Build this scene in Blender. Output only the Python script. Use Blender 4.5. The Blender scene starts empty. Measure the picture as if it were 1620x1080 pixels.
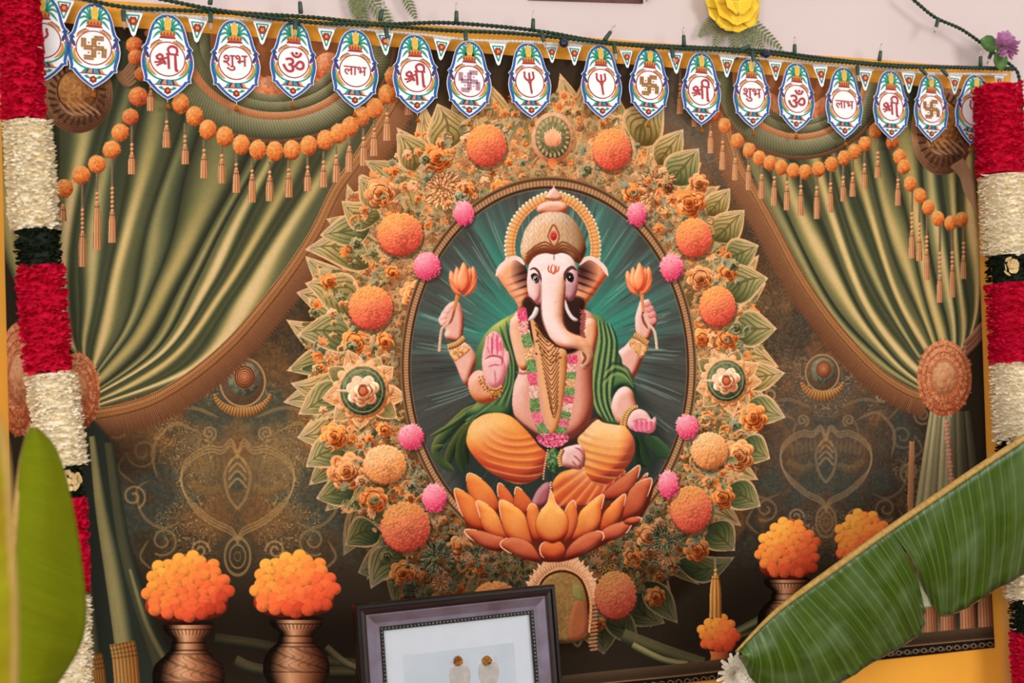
import bpy, bmesh, math, random
import numpy as np
from mathutils import Vector, Matrix

scene = bpy.context.scene
COL = scene.collection
# ------------------------------------------------------------------ camera
FPX = 50 / 36 * 1620
YAW, PITCH, ROLL = math.radians(19.56), math.radians(2.61), math.radians(-1.1)
ZC = 1.5                                   # height of the middle of the cloth hanging above the floor
CAM = np.array([-1.101, -2.8235, ZC - .0828])
Fw = np.array([math.sin(YAW) * math.cos(PITCH), math.cos(YAW) * math.cos(PITCH), math.sin(PITCH)])
R0 = np.array([math.cos(YAW), -math.sin(YAW), 0.0]); U0 = np.cross(R0, Fw)
Rt = math.cos(ROLL) * R0 + math.sin(ROLL) * U0; Up = -math.sin(ROLL) * R0 + math.cos(ROLL) * U0
cam_data = bpy.data.cameras.new('camera'); cam = bpy.data.objects.new('camera', cam_data); COL.objects.link(cam)
cam_data.lens = 50; cam_data.sensor_width = 36; cam_data.clip_start = .05
cam.matrix_world = Matrix(((Rt[0], Up[0], -Fw[0], CAM[0]), (Rt[1], Up[1], -Fw[1], CAM[1]), (Rt[2], Up[2], -Fw[2], CAM[2]), (0, 0, 0, 1)))
cam_data.dof.use_dof = True; cam_data.dof.focus_distance = 2.95; cam_data.dof.aperture_fstop = 2.8
scene.camera = cam
# ------------------------------------------------------------------ light: soft daylight of the room, windows behind the camera
world = bpy.data.worlds.new('room_daylight'); scene.world = world; world.use_nodes = True
bg = world.node_tree.nodes['Background']; bg.inputs[0].default_value = (1.0, .965, .93, 1); bg.inputs[1].default_value = .62
def window_light(name, loc, aim, sx, sy, power, col):
    d = bpy.data.lights.new(name, 'AREA'); d.shape = 'RECTANGLE'; d.size = sx; d.size_y = sy; d.energy = power; d.color = col
    o = bpy.data.objects.new(name, d); COL.objects.link(o); o.location = loc
    o.rotation_euler = (Vector(aim) - Vector(loc)).to_track_quat('-Z', 'Y').to_euler()
window_light('window_light', (-2.6, -4.6, 2.3), (0, 0, 1.5), 2.4, 1.8, 118, (1, .96, .92))
window_light('window_light', (2.4, -4.8, 2.5), (0.3, 0, 1.5), 1.8, 1.6, 105, (1, .97, .94))
scene.view_settings.view_transform = 'Standard'; scene.view_settings.look = 'None'
scene.view_settings.exposure = 0.0; scene.view_settings.gamma = 1.0; scene.view_settings.use_curve_mapping = False

# ------------------------------------------------------------------ helpers
def at(px, py, d=0.0):
    """point of the plane d metres in front of the wall seen at image pixel (px, py)"""
    r = Fw + Rt * ((px - 810) / FPX) - Up * ((py - 540) / FPX)
    t = (-d - CAM[1]) / r[1]
    return Vector(CAM + r * t)
def seen(P):
    D = P - CAM; z = D @ Fw
    return 810 + FPX * (D @ Rt) / z, 540 - FPX * (D @ Up) / z
def lin(c): return tuple((v / 12.92 if v <= .04045 else ((v + .055) / 1.055) ** 2.4) for v in c)
def hexc(h): return lin([int(h[i:i + 2], 16) / 255 for i in (0, 2, 4)])
MATS = {}
def mat(name, col, rough=.7, var=.12, scale=60, bump=0, bscale=None, metal=0, spec=.3, col2=None, trans=0, sheen=0, alpha=None, stretch=None, coat=0):
    """procedural material: two tones mixed by noise, optional relief"""
    if name in MATS: return MATS[name]
    m = bpy.data.materials.new(name); m.use_nodes = True; nt = m.node_tree; N = nt.nodes; L = nt.links
    b = N['Principled BSDF']; c = hexc(col) if isinstance(col, str) else col
    c2 = hexc(col2) if col2 else tuple(max(0, v * (1 - var * 2)) for v in c)
    tc = N.new('ShaderNodeTexCoord'); mp = N.new('ShaderNodeMapping'); L.new(tc.outputs['Object'], mp.inputs[0])
    if stretch: mp.inputs['Scale'].default_value = stretch
    nz = N.new('ShaderNodeTexNoise'); nz.inputs['Scale'].default_value = scale; nz.inputs['Detail'].default_value = 4; L.new(mp.outputs[0], nz.inputs['Vector'])
    rp = N.new('ShaderNodeValToRGB'); rp.color_ramp.elements[0].position = .32; rp.color_ramp.elements[1].position = .66
    rp.color_ramp.elements[0].color = (*c2, 1); rp.color_ramp.elements[1].color = (*c, 1)
    L.new(nz.outputs['Fac'], rp.inputs[0]); L.new(rp.outputs[0], b.inputs['Base Color'])
    b.inputs['Roughness'].default_value = rough; b.inputs['Metallic'].default_value = metal; b.inputs['Specular IOR Level'].default_value = spec
    if coat: b.inputs['Coat Weight'].default_value = coat; b.inputs['Coat Roughness'].default_value = .08
    if sheen: b.inputs['Sheen Weight'].default_value = sheen
    if trans: b.inputs['Transmission Weight'].default_value = trans
    if alpha is not None: b.inputs['Alpha'].default_value = alpha
    if bump:
        n2 = N.new('ShaderNodeTexNoise'); n2.inputs['Scale'].default_value = bscale or scale * 2; n2.inputs['Detail'].default_value = 3; L.new(mp.outputs[0], n2.inputs['Vector'])
        bp = N.new('ShaderNodeBump'); bp.inputs['Strength'].default_value = bump; bp.inputs['Distance'].default_value = .002
        L.new(n2.outputs['Fac'], bp.inputs['Height']); L.new(bp.outputs[0], b.inputs['Normal'])
    MATS[name] = m; return m
def thing(name, label=None, cat=None, loc=(0, 0, 0), group=None, kind=None):
    o = bpy.data.objects.new(name, None); COL.objects.link(o); o.location = loc; o.empty_display_size = .02
    return tag(o, label, cat, group, kind)
def tag(o, label=None, cat=None, group=None, kind=None):
    if label: o['label'] = label
    if cat: o['category'] = cat
    if group: o['group'] = group
    if kind: o['kind'] = kind
    return o
def mesh(name, verts, faces, mats, parent=None, fmat=None, smooth=False, loc=None):
    me = bpy.data.meshes.new(name); me.from_pydata([tuple(v) for v in verts], [], faces)
    for m in (mats if isinstance(mats, (list, tuple)) else [mats]): me.materials.append(m)
    if fmat is not None: me.polygons.foreach_set('material_index', fmat)
    if smooth: me.polygons.foreach_set('use_smooth', [True] * len(me.polygons))
    me.update()
    o = bpy.data.objects.new(name, me); COL.objects.link(o)
    if parent: o.parent = parent
    if loc is not None: o.location = loc
    return o
class MB:
    """collects pieces of one mesh"""
    def __init__(s): s.v = []; s.f = []; s.m = []
    def add(s, v, f, m=0):
        k = len(s.v); s.v += [tuple(x) for x in v]; s.f += [tuple(i + k for i in q) for q in f]; s.m += [m] * len(f)
    def grid(s, P, m=0, close=False):
        n, w = len(P), len(P[0]); fs = []
        for i in range(n - 1):
            for j in range(w if close else w - 1): fs.append((i * w + j, i * w + (j + 1) % w, (i + 1) * w + (j + 1) % w, (i + 1) * w + j))
        s.add([p for r in P for p in r], fs, m)
    def tube(s, pts, rad, n=8, m=0, caps=True):
        pts = [Vector(p) for p in pts]; k = len(pts); rings = []; up = None
        for i, p in enumerate(pts):
            t = (pts[min(i + 1, k - 1)] - pts[max(i - 1, 0)]).normalized()
            a = up - t * up.dot(t) if up is not None else (Vector((0, 0, 1)).cross(t) if abs(t.z) < .9 else Vector((1, 0, 0)).cross(t))
            a.normalize(); up = a; b = t.cross(a); r = rad[i] if isinstance(rad, (list, tuple)) else rad
            rings.append([p + (a * math.cos(2 * math.pi * j / n) + b * math.sin(2 * math.pi * j / n)) * r for j in range(n)])
        b0 = len(s.v); s.grid(rings, m, True)
        if caps: s.f += [tuple(b0 + j for j in range(n))[::-1], tuple(b0 + (k - 1) * n + j for j in range(n))]; s.m += [m, m]
    def ball(s, c, r, m=0, nu=10, nv=6, sc=(1, 1, 1)):
        P = []
        for i in range(nv + 1):
            a = math.pi * i / nv; P.append([(c[0] + r * sc[0] * math.sin(a) * math.cos(2 * math.pi * j / nu), c[1] + r * sc[1] * math.sin(a) * math.sin(2 * math.pi * j / nu), c[2] + r * sc[2] * math.cos(a)) for j in range(nu)])
        s.grid(P, m, True)
    def slab(s, pts, y0, y1, m=0):
        """flat outline in the x z plane with thickness from y0 (back) to y1 (front)"""
        n = len(pts); v = [(x, y1, z) for x, z in pts] + [(x, y0, z) for x, z in pts]
        s.add(v, [tuple(range(n)), tuple(range(2 * n - 1, n - 1, -1))] + [(i, i + n, (i + 1) % n + n, (i + 1) % n) for i in range(n)], m)
    def band(s, pts, w, y0, y1, m=0):
        """flat stroke along a path in the x z plane"""
        p = np.asarray(pts, float); t = np.gradient(p, axis=0); t /= np.maximum(np.hypot(*t.T), 1e-9)[:, None]; nn = np.stack([-t[:, 1], t[:, 0]], 1)
        ww = np.asarray(w if np.ndim(w) else [w] * len(p)); ww = np.interp(np.linspace(0, 1, len(p)), np.linspace(0, 1, len(ww)), ww)
        a, b = p + nn * ww[:, None], p - nn * ww[:, None]
        s.grid([[(a[i][0], y0, a[i][1]), (a[i][0], y1, a[i][1]), (b[i][0], y1, b[i][1]), (b[i][0], y0, b[i][1])] for i in range(len(p))], m, True)
    def build(s, name, mats, parent=None, smooth=False, loc=None):
        return mesh(name, s.v, s.f, mats, parent, s.m, smooth, loc)
def curve(pts, n=8, closed=False):
    p = np.asarray(pts, float); N = len(p); out = []
    for i in range(N if closed else N - 1):
        if closed: a, b, c, d = p[i - 1], p[i], p[(i + 1) % N], p[(i + 2) % N]
        else: a, b, c, d = p[max(i - 1, 0)], p[i], p[i + 1], p[min(i + 2, N - 1)]
        for t in np.linspace(0, 1, n, endpoint=False):
            out.append(.5 * (2 * b + (c - a) * t + (2 * a - 5 * b + 4 * c - d) * t * t + (3 * b - a - 3 * c + d) * t ** 3))
    if not closed: out.append(p[-1])
    return np.array(out)
def clone(o, parent=None):
    c = o.copy(); COL.objects.link(c)
    if parent: c.parent = parent
    for ch in o.children: clone(ch, c)
    return c
# ------------------------------------------------------------------ the room
wall_m = mat('wall_paint', 'dac9c6', .9, .02, 3, .05, 220, spec=.1)
mb = MB(); mb.slab([(-4.5, 0), (4.5, 0), (4.5, 3.4), (-4.5, 3.4)], .12, 0); w = mb.build('wall_back', wall_m); tag(w, kind='structure')
mb = MB(); mb.add([(-4.5, .12, 0), (4.5, .12, 0), (4.5, -6, 0), (-4.5, -6, 0), (-4.5, .12, -.1), (4.5, .12, -.1), (4.5, -6, -.1), (-4.5, -6, -.1)], [(0, 3, 2, 1), (4, 5, 6, 7), (0, 1, 5, 4), (2, 3, 7, 6)])
tag(mb.build('floor', mat('floor_wood', '8a6a4c', .5, .2, 9, stretch=(1, 12, 1))), kind='structure')
# ------------------------------------------------------------------ print artwork of the cloth hanging
# A small numpy painter: the flat print of the hanging is drawn shape by shape (in image pixels, later warped onto the cloth).
S = 1.5; OX, OY = -40, -20; CW, CH = int(1660 * S), int(1210 * S)
cv = np.zeros((CH, CW, 3), np.float32)
rs = np.random.RandomState(11)
LX, LY = -0.55, -0.83
def K(*a):
    if len(a) == 1 and isinstance(a[0], str):
        h = a[0]; a = [int(h[i:i + 2], 16) for i in (0, 2, 4)]
    return np.array(a, np.float32) / 255
def win(x0, y0, x1, y1):
    i0 = max(0, int((x0 - OX) * S) - 2); i1 = min(CW, int((x1 - OX) * S) + 3)
    j0 = max(0, int((y0 - OY) * S) - 2); j1 = min(CH, int((y1 - OY) * S) + 3)
    if i1 <= i0 or j1 <= j0: return None
    return (slice(j0, j1), slice(i0, i1)), ((np.arange(i0, i1) + .5) / S + OX)[None, :].astype(np.float32), ((np.arange(j0, j1) + .5) / S + OY)[:, None].astype(np.float32)
def blend(sl, a, col):
    a = a[..., None]; cv[sl] = cv[sl] * (1 - a) + col * a
def ramp(t, cols):
    cols = np.asarray(cols, np.float32); n = len(cols) - 1
    t = np.clip(t, 0, 1) * n; i = np.minimum(t.astype(int), n - 1); f = (t - i)[..., None]
    return cols[i] * (1 - f) + cols[i + 1] * f
def blur(a, r, n=2):
    r = int(round(r))
    if r < 1: return a
    for _ in range(n):
        for ax in (0, 1):
            p = np.pad(a, [(r + 1, r) if k == ax else (0, 0) for k in (0, 1)], mode='edge')
            c = np.cumsum(p, axis=ax, dtype=np.float64)
            m = a.shape[ax]
            a = ((np.take(c, range(2 * r + 1, 2 * r + 1 + m), ax) - np.take(c, range(0, m), ax)) / (2 * r + 1)).astype(np.float32)
    return a
def noise(h, w, cell, seed=0, octv=4):
    r = np.random.RandomState(seed); out = np.zeros((h, w), np.float32); amp = 1; tot = 0
    for o in range(octv):
        c = max(2, cell / 2 ** o); gh, gw = int(h / c) + 3, int(w / c) + 3
        g = r.rand(gh, gw).astype(np.float32)
        y = np.arange(h) / c; x = np.arange(w) / c; yi = y.astype(int); xi = x.astype(int)
        fy = (y - yi)[:, None]; fx = (x - xi)[None, :]; fy = fy * fy * (3 - 2 * fy); fx = fx * fx * (3 - 2 * fx)
        a = g[yi][:, xi]; b = g[yi][:, xi + 1]; cc = g[yi + 1][:, xi]; d = g[yi + 1][:, xi + 1]
        out += amp * ((a * (1 - fx) + b * fx) * (1 - fy) + (cc * (1 - fx) + d * fx) * fy); tot += amp; amp *= .55
    return out / tot
FINE = noise(CH, CW, 5, 3, 2) - .5
MED = noise(CH, CW, 40, 5, 4) - .5
def spl(pts, n=8, closed=False):
    p = np.asarray(pts, float); N = len(p); out = []
    for i in range(N if closed else N - 1):
        if closed: a, b, c, d = p[i - 1], p[i], p[(i + 1) % N], p[(i + 2) % N]
        else: a, b, c, d = p[max(i - 1, 0)], p[i], p[i + 1], p[min(i + 2, N - 1)]
        for t in np.linspace(0, 1, n, endpoint=False):
            out.append(.5 * (2 * b + (c - a) * t + (2 * a - 5 * b + 4 * c - d) * t * t + (3 * b - a - 3 * c + d) * t ** 3))
    if not closed: out.append(p[-1])
    return np.array(out)
def pmask(poly, X, Y):
    m = np.zeros((Y.shape[0], X.shape[1]), bool); q = np.roll(poly, -1, 0)
    for (x0, y0), (x1, y1) in zip(poly, q):
        if y0 == y1: continue
        rows = np.nonzero((y0 > Y[:, 0]) != (y1 > Y[:, 0]))[0]
        if not len(rows): continue
        xi = x0 + (Y[rows, 0] - y0) * (x1 - x0) / (y1 - y0)
        m[rows] ^= X < xi[:, None]
    return m.astype(np.float32)
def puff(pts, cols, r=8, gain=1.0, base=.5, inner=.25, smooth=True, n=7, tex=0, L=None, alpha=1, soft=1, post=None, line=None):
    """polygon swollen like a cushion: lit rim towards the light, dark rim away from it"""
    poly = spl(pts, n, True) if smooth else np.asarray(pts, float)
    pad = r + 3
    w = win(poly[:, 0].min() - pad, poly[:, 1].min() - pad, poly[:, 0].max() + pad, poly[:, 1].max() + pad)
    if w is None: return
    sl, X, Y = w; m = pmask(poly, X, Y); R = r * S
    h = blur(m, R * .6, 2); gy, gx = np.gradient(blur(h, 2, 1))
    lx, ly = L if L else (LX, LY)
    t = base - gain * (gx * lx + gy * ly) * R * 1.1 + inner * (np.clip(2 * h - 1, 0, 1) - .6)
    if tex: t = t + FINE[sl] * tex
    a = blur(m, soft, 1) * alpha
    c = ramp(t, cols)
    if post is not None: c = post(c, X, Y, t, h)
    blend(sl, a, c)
    if line is not None:
        e = np.clip(1 - np.abs(blur(m, 1, 1) - .5) * 2, 0, 1) * line[1]
        blend(sl, e, line[0])
def surf(P, C, A=None):
    P = P.reshape(-1, 2); C = C.reshape(-1, 3)
    i = ((P[:, 0] - OX) * S).astype(int); j = ((P[:, 1] - OY) * S).astype(int)
    ok = (i >= 0) & (i < CW) & (j >= 0) & (j < CH)
    if not ok.any(): return
    i, j, C = i[ok], j[ok], C[ok]
    i0, i1, j0, j1 = i.min(), i.max() + 1, j.min(), j.max() + 1; W = i1 - i0; n = W * (j1 - j0)
    k = (j - j0) * W + i - i0; cnt = np.bincount(k, minlength=n)
    col = np.stack([np.bincount(k, C[:, c], n) for c in range(3)], 1) / np.maximum(cnt, 1)[:, None]
    a = np.minimum(cnt, 1).astype(np.float32)
    if A is not None: a = a * (np.bincount(k, A.reshape(-1)[ok], n) / np.maximum(cnt, 1))
    blend((slice(j0, j1), slice(i0, i1)), a.reshape(-1, W).astype(np.float32), col.reshape(-1, W, 3).astype(np.float32))
def along(pts, step=.42):
    p = spl(pts, 12); d = np.r_[0, np.cumsum(np.hypot(*np.diff(p, axis=0).T))]
    n = max(3, int(d[-1] / step)); s = np.linspace(0, d[-1], n)
    q = np.stack([np.interp(s, d, p[:, k]) for k in (0, 1)], 1)
    t = np.gradient(q, axis=0); t /= np.maximum(np.hypot(*t.T), 1e-6)[:, None]
    return q, np.stack([-t[:, 1], t[:, 0]], 1), s
def tube(pts, w, cols, gain=.5, flat=0, fn=None, alpha=1, mid=.0, taper=None):
    """ribbon or cord along a path, half width w (number or list along the path), lit across"""
    q, nrm, s = along(pts); n = len(q); v = s / s[-1]
    ww = np.interp(v, np.linspace(0, 1, len(w)), w) if np.ndim(w) else np.full(n, float(w))
    if taper: ww = ww * np.clip(np.minimum(v, 1 - v) / taper, 0.05, 1) ** .6
    m = max(3, int(2 * ww.max() * S * 1.5) + 2); u = np.linspace(-1, 1, m)
    P = q[:, None, :] + nrm[:, None, :] * (u[None, :] * ww[:, None])[..., None]
    lit = (nrm[:, 0] * LX + nrm[:, 1] * LY)[:, None] * u[None, :]
    t = .5 + gain * lit * (1 - flat) + mid * (.5 - u[None, :] ** 2)
    C = ramp(t, cols)
    if fn is not None: C = fn(C, u[None, :], s[:, None], v[:, None])
    A = np.full(t.shape, alpha, np.float32) if alpha < 1 else None
    surf(P, C, A)
def line(pts, w, col, alpha=1, taper=.25):
    tube(pts, w, [col, col], 0, alpha=alpha, taper=taper)
def ell(cx, cy, rx, ry, cols, rot=0, gain=.5, alpha=1, tex=0, ring=0, edge=1.0):
    R = max(rx, ry); w = win(cx - R, cy - R, cx + R, cy + R)
    if w is None: return
    sl, X, Y = w; c, s = math.cos(rot), math.sin(rot)
    dx, dy = X - cx, Y - cy; u = (dx * c + dy * s) / rx; v = (-dx * s + dy * c) / ry
    d = np.sqrt(u * u + v * v)
    a = np.clip((1 - d) * min(rx, ry) * S * edge + .5, 0, 1)
    if ring: a = a * np.clip((d - (1 - ring)) * min(rx, ry) * S + .5, 0, 1)
    t = .5 + gain * (dx * LX + dy * LY) / R + .22 * (.6 - d * d)
    if tex: t = t + FINE[sl] * tex
    blend(sl, a * alpha, ramp(t, cols))
def petal(b, tip, w, cols, edge=None, bend=0, p=.8, vein=None, ew=.16, gain=.25, nv=5, round_=1.0, alpha=1):
    """leaf or petal from its base to its tip: ramp runs base to tip, light rim, veins"""
    b = np.array(b, float); tip = np.array(tip, float); d = tip - b; Ln = math.hypot(*d); nn = np.array([-d[1], d[0]]) / max(Ln, 1e-6)
    n = max(4, int(Ln * S * 1.6)); m = max(4, int(2 * w * S * 1.6)); v = np.linspace(0, 1, n); u = np.linspace(-1, 1, m)
    hw = w * np.sin(np.pi * np.clip(v, 0, 1) ** p) ** round_
    c = b + d * v[:, None] + nn * (bend * Ln * np.sin(np.pi * v))[:, None]
    P = c[:, None] + nn * (u[None, :] * hw[:, None])[..., None]
    lit = (nn[0] * LX + nn[1] * LY) * u[None, :]
    t = v[:, None] + lit * gain + 0 * u[None, :]
    C = ramp(t, cols)
    if vein is not None:
        k = np.abs(((v[:, None] * nv * .55 + np.abs(u)[None, :] ** 1.4 * 3.2 + .25 * np.sin(v[:, None] * 9 + nv * Ln)) % 1) - .5)
        a = np.clip(1 - k * 4.2, 0, 1) * .75 * (np.abs(u)[None, :] < .8); a = np.maximum(a, (np.abs(u)[None, :] < .07) * .6)
        C = C * (1 - a[..., None]) + vein * a[..., None]
    if edge is not None:
        a = np.clip((np.abs(u)[None, :] - (1 - ew)) / ew * 1.6, 0, 1) * np.ones((n, 1)); a = np.maximum(a, (v[:, None] > .93) * np.ones((1, m)))
        C = C * (1 - a[..., None]) + edge * a[..., None]
    surf(P, C, np.full(C.shape[:2], alpha, np.float32) if alpha < 1 else None)
def dots(cx, cy, rx, ry, n, r, cols, rot=0, seed=1, jit=.6, squash=1):
    q = np.random.RandomState(seed)
    for k in range(n, 0, -1):
        rr = math.sqrt((k - .5) / n); a = k * 2.39996 + q.rand() * jit
        x = cx + rx * rr * math.cos(a); y = cy + ry * rr * math.sin(a)
        t = .5 - .42 * (y - cy) / ry - .16 * (x - cx) / rx + (q.rand() - .5) * .22
        c = ramp(np.array([t]), cols)[0]; z = r * (1 - .35 * rr) * (.8 + .4 * q.rand())
        ell(x, y, z, z * squash, [c * .74, c, np.minimum(c * 1.1 + .02, 1)], gain=.75, rot=a)
MARI = [K('b03a28'), K('de5840'), K('ec7850'), K('f29654'), K('f4a85e')]
PALE = [K('a8582c'), K('e08a4c'), K('efa062'), K('f4b67a'), K('f6c48c')]
PINK = [K('8e2740'), K('d63f60'), K('e6617c'), K('ee8c9c'), K('f6bcc2')]
def marigold(cx, cy, rx, ry, cols=MARI, seed=1):
    ell(cx + 2, cy + 5, rx * 1.06, ry * 1.06, [K('3a2416')] * 2, alpha=.55, edge=.25)
    q = np.random.RandomState(seed)
    for k in range(30):
        a = k * 6.2832 / 30 + q.rand() * .1; x = cx + rx * .9 * math.cos(a); y = cy + ry * .9 * math.sin(a)
        t = .5 - .45 * math.sin(a); c = ramp(np.array([t]), cols)[0]
        ell(x, y, rx * .15, rx * .13, [c * .7, c, c * 1.08], rot=a, gain=.6)
    ell(cx, cy, rx * .96, ry * .96, cols, gain=.55)
    dots(cx, cy, rx * .95, ry * .95, int(330 * (rx / 32)), rx * .088, cols, seed=seed, jit=1.2, squash=.8)
def pinkpom(cx, cy, rx, ry, seed=1):
    ell(cx + 2, cy + 4, rx * 1.08, ry * 1.08, [K('3a2420')] * 2, alpha=.5, edge=.25)
    ell(cx, cy, rx, ry, PINK, gain=.55)
    q = np.random.RandomState(seed)
    for k in range(150):
        a = q.rand() * 6.2832; rr = math.sqrt(q.rand()); x = cx + rx * rr * math.cos(a); y = cy + ry * rr * math.sin(a)
        t = .55 - .35 * (y - cy) / ry - .12 * (x - cx) / rx + (q.rand() - .4) * .35
        c = ramp(np.array([t]), PINK)[0]; line([(x, y), (x + 2.6 * rr * math.cos(a), y + 2.6 * rr * math.sin(a))], .8, c, taper=None)
def pompom(cx, cy, r, cols=None, seed=1, ry=None):
    cols = cols or [K('8a3d1c'), K('c9632c'), K('e07f3c'), K('ea9750'), K('f0ae6a')]
    ell(cx, cy, r, ry or r, cols, gain=.6, tex=.5)
    q = np.random.RandomState(seed)
    for k in range(60):
        a = q.rand() * 6.2832; rr = math.sqrt(q.rand()) * 1.02; x = cx + r * rr * math.cos(a); y = cy + (ry or r) * rr * math.sin(a)
        t = .52 - .35 * (y - cy) / r - .2 * (x - cx) / r + (q.rand() - .5) * .4
        c = ramp(np.array([t]), cols)[0]; ell(x, y, 1.5, 1.3, [c * .88, c], gain=.6, alpha=.8)
TAS = [K('8d4a28'), K('d08a58'), K('e9a978'), K('d08a58')]
def tassel(x, y0, y1, y2, w=5.5, col=None, lean=0, seed=0):
    t = col or TAS
    tube([(x, y0), (x + lean * .3, (y0 + y1) / 2), (x + lean * .5, y1)], 1.5, [K('5d4a34'), K('a58a68')], fn=lambda C, u, s, v: C * (.75 + .35 * (np.sin(s * 1.9) > 0))[..., None])
    n = max(1, int((y1 - y0) / 13))
    for k in range(n): ell(x + lean * .4, y1 - 4 - k * 7, 2.8, 2.6, t)
    tube([(x + lean * .5, y1 - 2), (x + lean * .7, (y1 + y2) / 2), (x + lean, y2)], [w * .55, w * .9, w * .95, w], [t[0], t[1], t[2], t[1]], gain=.6,
         fn=lambda C, u, s, v: C * (.86 + .2 * np.sin(u * 9 + seed))[..., None] * np.where(np.abs(s - 5) < 1, .7, 1)[..., None])
def rose(cx, cy, r, cols, seed=1, turns=3):
    q = np.random.RandomState(seed); a0 = q.rand() * 6.28; big = r > 9
    for n, f, w in ((7, .62, .46), (6, .42, .40), (4, .22, .34)) if big else ((5, .5, .5), (3, .22, .4)):
        for k in range(n):
            a = a0 + f * 9 + k * 6.2832 / n + (q.rand() - .5) * .3; x, y = cx + r * f * math.cos(a), cy + r * f * .95 * math.sin(a); v = .88 + .24 * q.rand()
            ell(x, y, r * w, r * w * .86, [cols[0], np.minimum(cols[2] * v, 1), np.minimum(cols[2] * v * 1.05, 1)], rot=a, gain=.5)
            ell(x - r * .1 * math.cos(a), y - r * .1 * math.sin(a), r * w * .84, r * w * .74, [cols[0] * .9, cols[1] * v, cols[2] * .5 + cols[1] * .5], rot=a, gain=.8)
    ell(cx, cy, r * .2, r * .18, [cols[0] * .75, cols[1] * .9], gain=.7)
    if big:
        for k in range(5):
            a = a0 + k * 1.3; rr = r * (.15 + .13 * k); th = np.linspace(a, a + 1.5, 5); line([(cx + rr * math.cos(t), cy + rr * .92 * math.sin(t)) for t in th], .6, cols[0] * .6, .7)
def mum(cx, cy, r, cols, seed=1):
    q = np.random.RandomState(seed)
    for f, n in ((1, 22), (.8, 20), (.6, 16), (.4, 11), (.22, 7)):
        for k in range(n):
            a = k * 6.2832 / n + q.rand() * .4; v = .8 + .35 * q.rand() - .15 * math.sin(a) * -1 * .5; c = [np.minimum(z * v, 1) for z in cols]
            petal((cx + r * f * .35 * math.cos(a), cy + r * f * .35 * math.sin(a)), (cx + r * f * math.cos(a), cy + r * f * .95 * math.sin(a)), max(1.6, r * .1), c, edge=c[0] * .75, p=.75, ew=.3, bend=(q.rand() - .5) * .3)
# ---- ground: dark brocade
sl, X, Y = win(-60, -40, 1640, 1210)
X = X + 0 * Y; Y = Y + 0 * X
cv[:] = K('2c231a')
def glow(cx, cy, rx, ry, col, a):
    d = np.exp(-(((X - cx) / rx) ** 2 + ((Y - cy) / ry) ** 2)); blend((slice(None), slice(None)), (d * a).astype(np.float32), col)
glow(410, 720, 200, 170, K('7a6040'), .85); glow(1290, 680, 150, 190, K('625040'), .8); glow(560, 260, 120, 160, K('54463a'), .6)  # first patch: glare haze painted into the brown of the brocade
glow(1090, 180, 90, 130, K('5e5246'), .7); glow(450, 1010, 420, 80, K('231b14'), .85); glow(1130, 960, 160, 110, K('231c13'), .9)
glow(200, 800, 70, 120, K('3a3226'), .7)
def brocade(xc, x0, x1, y0, y1, seed, tint, strength=1):
    w = win(x0, y0, x1, y1); sl_, Xl, Yl = w; H, W = Yl.shape[0], Xl.shape[1]
    big = noise(CH, int(700 * S), 55, seed, 4); ix = np.clip(np.abs(Xl[0] - xc) * S, 0, 700 * S - 1).astype(int)
    n = big[sl_[0]][:, ix]
    fade = np.clip((Xl - x0) / 40, 0, 1) * np.clip((x1 - Xl) / 40, 0, 1) * np.clip((Yl - y0) / 60, 0, 1) * np.clip((y1 - Yl) / 70, 0, 1)
    pat = noise(CH, int(700 * S), 90, seed + 5, 3)[sl_[0]][:, ix]
    blend(sl_, np.clip((pat - .52) * 6, 0, .55) * fade * strength, K('7a4e2c'))
    blend(sl_, np.clip((.42 - pat) * 7, 0, .6) * fade * strength, K('37403a'))
    ln = np.clip(1 - np.abs(((n * 15) % 1) - .5) * 5.5, 0, 1); ln2 = np.clip(1 - np.abs(((n * 45) % 1) - .5) * 4, 0, 1)
    zone = np.clip((noise(CH, int(700 * S), 120, seed + 9, 2)[sl_[0]][:, ix] - .38) * 5, 0.15, 1)
    blend(sl_, ln * .9 * fade * zone * strength, tint); blend(sl_, ln2 * .6 * fade * zone * strength, tint * .75)
    cv[sl_] *= (1 + FINE[sl_] * .25)[..., None]
brocade(376, 150, 640, 520, 900, 21, K('bb9660')); brocade(1305, 1120, 1480, 420, 900, 33, K('a5876a'), .9)
brocade(640, 420, 700, 230, 560, 14, K('6d5a48'), .55); brocade(1150, 1060, 1330, 90, 560, 17, K('7d6c5c'), .5)
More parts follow.
